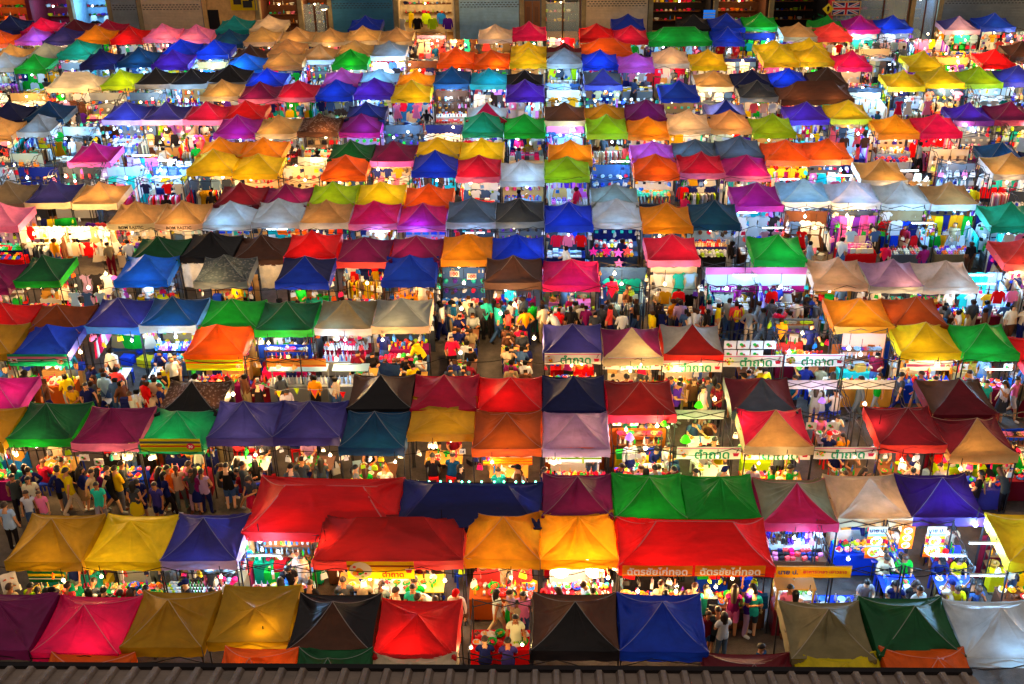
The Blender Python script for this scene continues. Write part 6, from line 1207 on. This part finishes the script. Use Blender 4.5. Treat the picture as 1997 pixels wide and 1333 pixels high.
# people the photograph picks out: photo position of the head, heading, pose, top, bottom, hair
W_ = {}
def pp(px, py, rz, pose, top, bot, hair, where, s=1.0, kid=False):
    zh = 1.58*s if pose not in ('sit', 'eat') else 1.17*s
    P = un(px, py, zh); person(P.x, P.y, rz, pose, top, bot, hair, s, where, 0, random, None, kid)
B_, F_, Lf, Rt = math.pi, 0, -math.pi/2, math.pi/2
for q in [(23, 930, .4, 'walk', ('tank', 'graphite'), ('trousers', 'black'), ('short', None), 'walking at the corner of the aisle'), (54, 935, .3, 'stand', ('tee', 'cream'), ('trousers', 'black'), ('long', None), 'in the aisle before the dark green tent'),
    (50, 962, .2, 'stand', ('tank', 'white'), ('shorts', 'denim'), ('tail', None), 'in front of the woman in cream', .95), (75, 962, .1, 'stand', ('tee', 'pink'), ('shorts', 'grey'), ('short', None), 'beside the child in white', .9),
    (127, 918, 2.4, 'walk', ('tee', 'yellow'), ('trousers', 'beige'), ('short', None), 'in the aisle before the dark green tent', 1.05), (178, 921, 1.2, 'walk', ('tee', 'beige'), ('shorts', 'khaki'), ('short', None), 'below the plum tent'), (187, 946, .1, 'walk', ('tee', 'turquoise'), ('trousers', 'grey'), ('tail', None), 'with a pink bag below the plum tent', .95),
    (208, 915, 1.6, 'walk', ('tank', 'black'), ('shorts', 'black'), ('short', None), 'striding before the plum tent', 1.04), (266, 936, .2, 'browse', ('tee', 'navy'), ('shorts', 'navy'), ('short', None), 'behind the photo menu stand'), (300, 946, -.3, 'stand', ('tee', 'indigo'), ('shorts', 'navy'), ('short', None), 'behind the photo menu stand', .96),
    (325, 913, 1.7, 'reach', ('tee', 'orange'), ('trousers', 'black'), ('short', None), 'at the counter of the sea green tent', 1.03), (372, 921, 0, 'hips', ('tee', 'graphite'), ('trousers', 'lilac'), ('long', None), 'before the indigo tent', .97),
    (172, 715, 1.2, 'sit', ('tee', 'navy'), ('trousers', 'denim'), ('short', None), 'at the big dining table'), (215, 684, 2.8, 'stand', ('tee', 'white'), ('trousers', 'black'), ('short', None), 'standing behind the big dining table'), (333, 700, .5, 'stand', ('tank', 'white'), ('trousers', 'black'), ('short', None), 'by the red cart'),
    (138, 755, 0, 'browse', ('tee', 'mustard'), ('trousers', 'navy'), ('short', None), 'at the front of the big dining table'), (166, 752, .6, 'reach', ('tee', 'navy'), ('trousers', 'black'), ('short', None), 'at the front of the big dining table'), (200, 732, B_, 'browse', ('tee', 'sky'), ('trousers', 'denim'), ('long', None), 'turned to the big dining table'), (222, 742, B_, 'browse', ('tee', 'denim'), ('trousers', 'denim'), ('cap', 'maroon'), 'turned to the big dining table'),
    (281, 748, B_-.6, 'browse', ('tank', 'red'), ('gown', 'red'), ('tail', None), 'with a long red dress', .97), (300, 740, B_, 'stand', ('tee', 'beige'), ('trousers', 'navy'), ('bun', None), 'beside the red dress'), (252, 768, B_+.3, 'stand', ('tee', 'white'), ('trousers', 'black'), ('short', None), 'before the patterned tent', .96),
    (425, 908, Rt, 'sit', ('tee', 'graphite'), ('trousers', 'denim'), ('tail', None), 'below the indigo tent'), (468, 918, Lf, 'sit', ('tee', 'maroon'), ('trousers', 'denim'), ('tail', None), 'below the indigo tent'), (612, 738, B_, 'browse', ('tee', 'amber'), ('trousers', 'black'), ('short', None), 'before the steel display counter'),
    (747, 650, 0, 'walk', ('tank', 'navy'), ('trousers', 'denim'), ('long', None), 'beside the centre dining yard'), (822, 665, -2.0, 'lean', ('tee', 'yellow'), ('trousers', 'black'), ('short', None), 'over a table in the centre yard'), (804, 712, .4, 'sit', ('tee', 'yellow'), ('trousers', 'black'), ('tail', None), 'by the vegetable table'), (880, 660, .2, 'reach', ('tee', 'crimson'), ('trousers', 'black'), ('long', None), 'in the centre dining yard'),
    (1193, 543, B_+.2, 'reach', ('tee', 'crimson'), ('shorts', 'graphite'), ('long', None), 'standing on the open path behind the hot pink tent', 1.08), (1185, 520, .2, 'browse', ('tee', 'lilac'), ('trousers', 'navy'), ('short', None), 'among the paper lanterns'), (1225, 560, .8, 'stand', ('tee', 'brown'), ('trousers', 'khaki'), ('short', None), 'at the open path behind the hot pink tent'),
    (1115, 580, 0, 'sit', ('long', 'crimson'), ('trousers', 'black'), ('bun', None), 'selling below the hot pink tent'), (1090, 605, B_, 'browse', ('tee', 'red'), ('shorts', 'black'), ('tail', None), 'before the hot pink tent', .95), (1113, 602, B_, 'stand', ('tank', 'black'), ('trousers', 'black'), ('long', None), 'before the hot pink tent'), (1143, 600, B_, 'browse', ('tee', 'plum'), ('trousers', 'navy'), ('short', None), 'before the hot pink tent'),
    (1285, 564, 0, 'sit', ('tee', 'khaki'), ('trousers', 'black'), ('short', None), 'by the cream cloth wall'), (1324, 565, 0, 'sit', ('tee', 'black'), ('trousers', 'black'), ('short', None), 'by the cream cloth wall and lamp'), (1328, 590, B_, 'stand', ('tee', 'lilac'), ('trousers', 'navy'), ('short', None), 'before the cream cloth wall', 1.08), (1282, 600, .8, 'walk', ('tee', 'black'), ('trousers', 'black'), ('short', None), 'with a bag before the cream cloth wall'), (1355, 605, B_, 'stand', ('tee', 'white'), ('trousers', 'black'), ('short', None), 'beside the banner stall'),
    (1402, 595, 1.3, 'stand', ('tee', 'yellow'), ('trousers', 'cream'), ('long', None), 'at the long pink banner stall'), (1556, 588, 2.6, 'stand', ('long', 'white'), ('trousers', 'black'), ('short', None), 'at the banner stall by the beige tent', 1.04), (1525, 625, B_, 'browse', ('tee', 'amber'), ('trousers', 'black'), ('short', None), 'before the banner stall'), (1876, 605, -1.3, 'browse', ('tee', 'yellow'), ('shorts', 'black'), ('short', None), 'beside the pink table below the beige tent', .9), (1842, 600, 1.4, 'stand', ('tee', 'slate'), ('trousers', 'navy'), ('short', None), 'beside the pink table below the beige tent'),
    (1975, 600, .2, 'stand', ('tee', 'cream'), ('trousers', 'brown'), ('long', None), 'at the edge of the aisle by the dark tee stall'), (1985, 740, .8, 'walk', ('tank', 'pink'), ('shorts', 'white'), ('tail', None), 'striding on the open pavement'), (1322, 748, 1.0, 'browse', ('tee', 'purple'), ('trousers', 'black'), ('short', None), 'beside the dark red tent', 1.05), (1354, 742, 0, 'stand', ('tee', 'brown'), ('trousers', 'black'), ('long', None), 'in the aisle above the green lampshade'), (1380, 740, .2, 'walk', ('tank', 'slate'), ('skirt', 'slate'), ('long', None), 'in the aisle above the green lampshade'), (1401, 752, -.4, 'browse', ('tee', 'maroon'), ('trousers', 'black'), ('short', None), 'in the aisle with glasses'), (1372, 757, .9, 'stand', ('tee', 'white'), ('skirt', 'beige'), ('tail', None), 'in the aisle above the green lampshade'),
    (1297, 868, Rt, 'eat', ('tee', 'white'), ('trousers', 'denim'), ('short', None), 'at a table of the green lampshade yard', 1.05), (1207, 907, 1.2, 'sit', ('tee', 'navy'), ('trousers', 'navy'), ('short', None), 'with a turquoise box in the yard'), (1280, 855, Rt, 'sit', ('tee', 'black'), ('trousers', 'black'), ('tail', None), 'on a maroon chair'), 
    (1463, 1143, 1.2, 'browse', ('tee', 'violet'), ('trousers', 'lilac'), ('short', None), 'with a backpack in the front aisle', 1.08), (1433, 1150, B_-.2, 'browse', ('tank', 'plum'), ('shorts', 'pink'), ('long', None), 'in the front aisle at the red counter', 1.04), (1401, 1192, B_, 'browse', ('tee', 'graphite'), ('shorts', 'black'), ('short', None), 'in the front aisle by the blue tent', .96), (1382, 1197, .6, 'stand', ('tee', 'maroon'), ('shorts', 'denim'), ('bun', None), 'beside the front blue tent', .9), (1485, 1262, 1.0, 'walk', ('tee', 'petrol'), ('trousers', 'black'), ('short', None), 'at the edge of the metal roof'),
    (1290, 1141, B_, 'browse', ('tank', 'cream'), ('trousers', 'black'), ('short', None), 'queueing at the fried chicken stall'), (1320, 1155, B_, 'browse', ('tee', 'peach'), ('trousers', 'black'), ('bun', None), 'queueing at the fried chicken stall'), (1353, 1145, 2.6, 'browse', ('tee', 'beige'), ('trousers', 'black'), ('short', None), 'queueing with a shoulder bag'), (1378, 1150, B_, 'browse', ('tee', 'turquoise'), ('trousers', 'black'), ('bun', None), 'queueing with a dark backpack'), (1542, 1147, .1, 'stand', ('tee', 'pink'), ('trousers', 'black'), ('short', None), 'waiting before the wooden cart', 1.05), (1143, 1138, -1.2, 'browse', ('tee', 'sky'), ('trousers', 'grey'), ('short', None), 'at the amber stall counter'), (1020, 1160, 0, 'stand', ('tee', 'pink'), ('trousers', 'denim'), ('long', None), 'between the front red and black tents', .95), (1008, 1175, .3, 'stand', ('tee', 'beige'), ('shorts', 'navy'), ('short', None), 'a child before the pink shirt', .8, True),
    (840, 1140, -.9, 'lean', ('tee', 'white'), ('trousers', 'grey'), ('short', None), 'bending over the yellow table', 1.05), (762, 1165, 2.0, 'sit', ('tee', 'white'), ('skirt', 'white'), ('long', None), 'on a bench behind the front red tent'), (560, 1105, .3, 'browse', ('tee', 'black'), ('trousers', 'black'), ('short', None), 'at the small grill table', 1.05), (547, 1135, B_+.3, 'browse', ('tee', 'turquoise'), ('trousers', 'black'), ('long', None), 'facing the small grill table'), (603, 1140, B_, 'browse', ('tee', 'black'), ('trousers', 'black'), ('short', None), 'beside the small grill table'), (505, 1030, B_, 'stand', ('tank', 'sky'), ('trousers', 'sky'), ('short', None), 'beside the wide red tent'), (592, 1070, Lf, 'lean', ('tee', 'beige'), ('trousers', 'grey'), ('bun', None), 'bending behind the blue table'), (240, 1125, 0, 'lean', ('tee', 'crimson'), ('trousers', 'black'), ('short', None), 'serving below the yellow tent'), (410, 1100, 0, 'stand', ('tee', 'graphite'), ('trousers', 'denim'), ('short', None), 'behind the drink counter'),
    (138, 1148, B_+.4, 'browse', ('tee', 'emerald'), ('skirt', 'cream'), ('scarf', 'emerald'), 'at the leftmost mustard stall', .95), (88, 1155, B_, 'browse', ('tee', 'black'), ('trousers', 'black'), ('long', None), 'at the leftmost mustard stall'), (55, 1145, B_-.5, 'browse', ('tee', 'lime'), ('trousers', 'denim'), ('short', None), 'at the leftmost mustard stall'), (172, 1153, B_+.4, 'stand', ('tee', 'white'), ('trousers', 'black'), ('long', None), 'at the leftmost mustard stall with long hair'), (202, 1150, B_, 'stand', ('tee', 'black'), ('trousers', 'black'), ('bun', None), 'before the yellow tent counter'), (253, 1155, B_, 'stand', ('tee', 'brown'), ('trousers', 'black'), ('long', None), 'before the yellow tent counter'), (282, 1150, B_, 'browse', ('tee', 'denim'), ('trousers', 'black'), ('short', None), 'before the yellow tent counter'), (475, 1160, B_, 'stand', ('tee', 'white'), ('trousers', 'black'), ('bun', None), 'before the drink counter'),
    (945, 1252, B_, 'sit', ('tee', 'navy'), ('trousers', 'black'), ('short', None), 'at a table in the front gap'), (990, 1255, B_, 'sit', ('tee', 'indigo'), ('trousers', 'black'), ('short', None), 'at a table in the front gap'), (1005, 1205, 0, 'stand', ('tee', 'cream'), ('shorts', 'beige'), ('short', None), 'in the front gap by the bulb'), (8, 985, B_, 'stand', ('tee', 'sky'), ('trousers', 'black'), ('short', None), 'at the left end of the aisle', 1.05), (1690, 1130, 0, 'sit', ('tee', 'grey'), ('trousers', 'navy'), ('short', None), 'bent over a blue table'), (1795, 1150, .4, 'stand', ('tee', 'white'), ('trousers', 'black'), ('short', None), 'with a shoulder bag in the blue yard')]:
    pp(*q)
for px, py, c, lab in ((1485, 1165, 'petrol', 'dark blue backpack on the person in violet'), (1388, 1170, 'graphite', 'dark backpack on the queueing person in turquoise'), (1290, 618, 'navy', 'navy backpack before the cream cloth wall'), (246, 782, 'navy', 'navy backpack on the person in white before the patterned tent')):
    P = un(px, py, 1.2); o = thing('backpack', lab, 'backpack', (P.x, P.y-.12, 1.2)); mb = MB(); mb.box((0, 0, 0), (.30, .16, .42), taper=.85); ob('bag', mb.mesh('bag', 'cloth'), o, color=c); mb = MB(); mb.box((0, -.10, -.06), (.22, .07, .2), taper=.9); ob('pocket', mb.mesh('pocket', 'cloth'), o, color=c)
lamp(at(1668, 1230, ROWY['U']).x, ROWY['U']-.3, 1.9, 'w', 'in the front gap beside the red tent', .6) if False else None
P = at(917, 1225, ROWY['U']-.3); lamp(P.x, P.y, 1.75, 'w', 'in the front gap beside the red tent', .3); P = at(1018, 1220, ROWY['U']-.2); lamp(P.x, P.y, 1.75, 'w', 'in the front gap beside the black tent', .3)
for px, py, k2 in ((1575, 1060, 'c'), (1655, 1085, 'c'), (1720, 1075, 'c'), (1850, 1080, 'c')): P = un(px, py, 1.9); lamp(P.x, P.y, 1.9, k2, 'on the frame of the blue dining yard', .45)
for a, b_, Y in ((1497, 1630, 26.6), (1632, 1770, 26.6), (1772, 1915, 26.6)): bare_frame(a, b_, Y-.9, 1060, f"bare folding frame over the {'cart' if a < 1600 else ('first' if a < 1700 else 'second')} bay of the blue dining yard", None)

for px in (1245, 1320, 1385, 1468): P = at(px, 1128, T10['Y']-1.22); lamp(P.x, P.y, 1.72, 'w', 'in front of the fried chicken banners', .5, .2)
for px, Y, r_ in ((1117, YP, 'indigo tent'), (1233, YP, 'beige fronted tent'), (1350, YP, 'dark red fronted tent'), (1468, YP, 'first bare frame'), (1588, YP, 'second bare frame'), (1380, YR, 'bare frame beside the tan front'), (1515, YR, 'tan fronted crimson tent'), (1648, YR, 'bare frame beside the maroon tent')):
    P = at(px, 700 if Y == YP else 883, Y-.55); lamp(P.x+.3, P.y, 2.25, 'w', f"added to light the salad banner of the {r_}", .12, .2)  # bulbs added before the banners to brighten their fronts
P = at(745, 1112, T9['Y']-1.8); lamp(P.x, P.y, 2.1, 'w', 'added to light the yellow food banner', .15, .2)  # added bulb, brightens the yellow banner
P = at(1585, 1110, YT-.9); lamp(P.x, P.y, 2.15, 'w', 'added to light the orange cart banner', .2, .2)  # bulb added so the cart banner shows brighter

# bright white clothes stall at the left, and the lit counter in the front gap
rr = random.Random(9)
for j, z in enumerate((1.80, 1.15)):
    for i in range(16):
        px = 40+i*11.5; P = at(px, 430, ROWY['L']-.2-.25*j); item(rr.choice(['tshirt', 'shirt', 'tshirt', 'dress']), P.x, P.y, z, rr.uniform(-.3, .3), .85, rr.choice(['white', 'cream', 'white', 'paper', 'beige', 'red', 'khaki']), 'in the bright white clothes stall beside the tan tent')
for px in (60, 110, 160, 205): P = at(px, 430, ROWY['L']-.9); lamp(P.x, P.y, 1.85, 'w', 'in front of the bright white clothes stall', .9, .3)
a, b_ = at(908, 1200, ROWY['U']), at(1036, 1200, ROWY['U']); xm = (a.x+b_.x)/2
bare_frame(908, 1036, ROWY['U'], 1200, 'bare folding frame in the front gap between red and black tents')
table(xm, ROWY['U']+.9, 1.5, .7, .78, 'red', 'red covered food counter in the front gap', group='food counters')
for i in range(14): item(['bowl', 'food_tray', 'basket', 'plate'][i % 4], xm-.62+(i % 7)*.2, ROWY['U']+.75+.3*(i//7), .80, i, .8, ['white', 'paper', 'green', 'red'][i % 4], 'on the counter in the front gap'); item('heap_of_food', xm-.62+(i % 7)*.2, ROWY['U']+.75+.3*(i//7), .83, i, .7, FOODC[i % len(FOODC)], 'on the counter in the front gap')
table(xm, ROWY['U']-.5, 1.4, .7, .72, 'red', 'red topped table in the front gap', cloth=False, top='red')
for i in range(8): item(['plate', 'cup', 'bowl', 'bottle'][i % 4], xm-.55+.16*i, ROWY['U']-.5+.15*(-1)**i, .725, i, .85, ['white', 'paper', 'sky', 'green'][i % 4], 'on the red table in the front gap')
for sx in (-.35, .35): stool(xm+sx, ROWY['U']-1.1, 'red', f"red stool in the front gap {'by the red tent' if sx < 0 else 'by the black tent'}")
# ------------------------------------------------------------------ write out what was collected, then single out every label
flush_items()
flush_lamps()
flush_people()
def finish_labels():
    D = {}
    for o in COL.objects:
        if o.parent is None and 'label' in o: D.setdefault(o['label'], []).append(o)
    for lb, L_ in D.items():
        if len(L_) == 1: continue
        L_.sort(key=lambda o: (round(o.location.x, 2), -o.location.y, o.location.z)); n = len(L_)
        if n > 25: continue
        for i, o in enumerate(L_):
            p = 'leftmost' if i == 0 else ('rightmost' if i == n-1 else (NTH[i+1]+'-from-left' if n > 3 else 'middle'))
            ws = (p+' '+lb).split()
            while len(ws) > 16:
                for x in ('the', 'the', 'and', 'a', 'with', 'from'):
                    if x in ws: ws.remove(x); break
                else: ws = ws[:16]
            o['label'] = trim(' '.join(ws))
finish_labels()
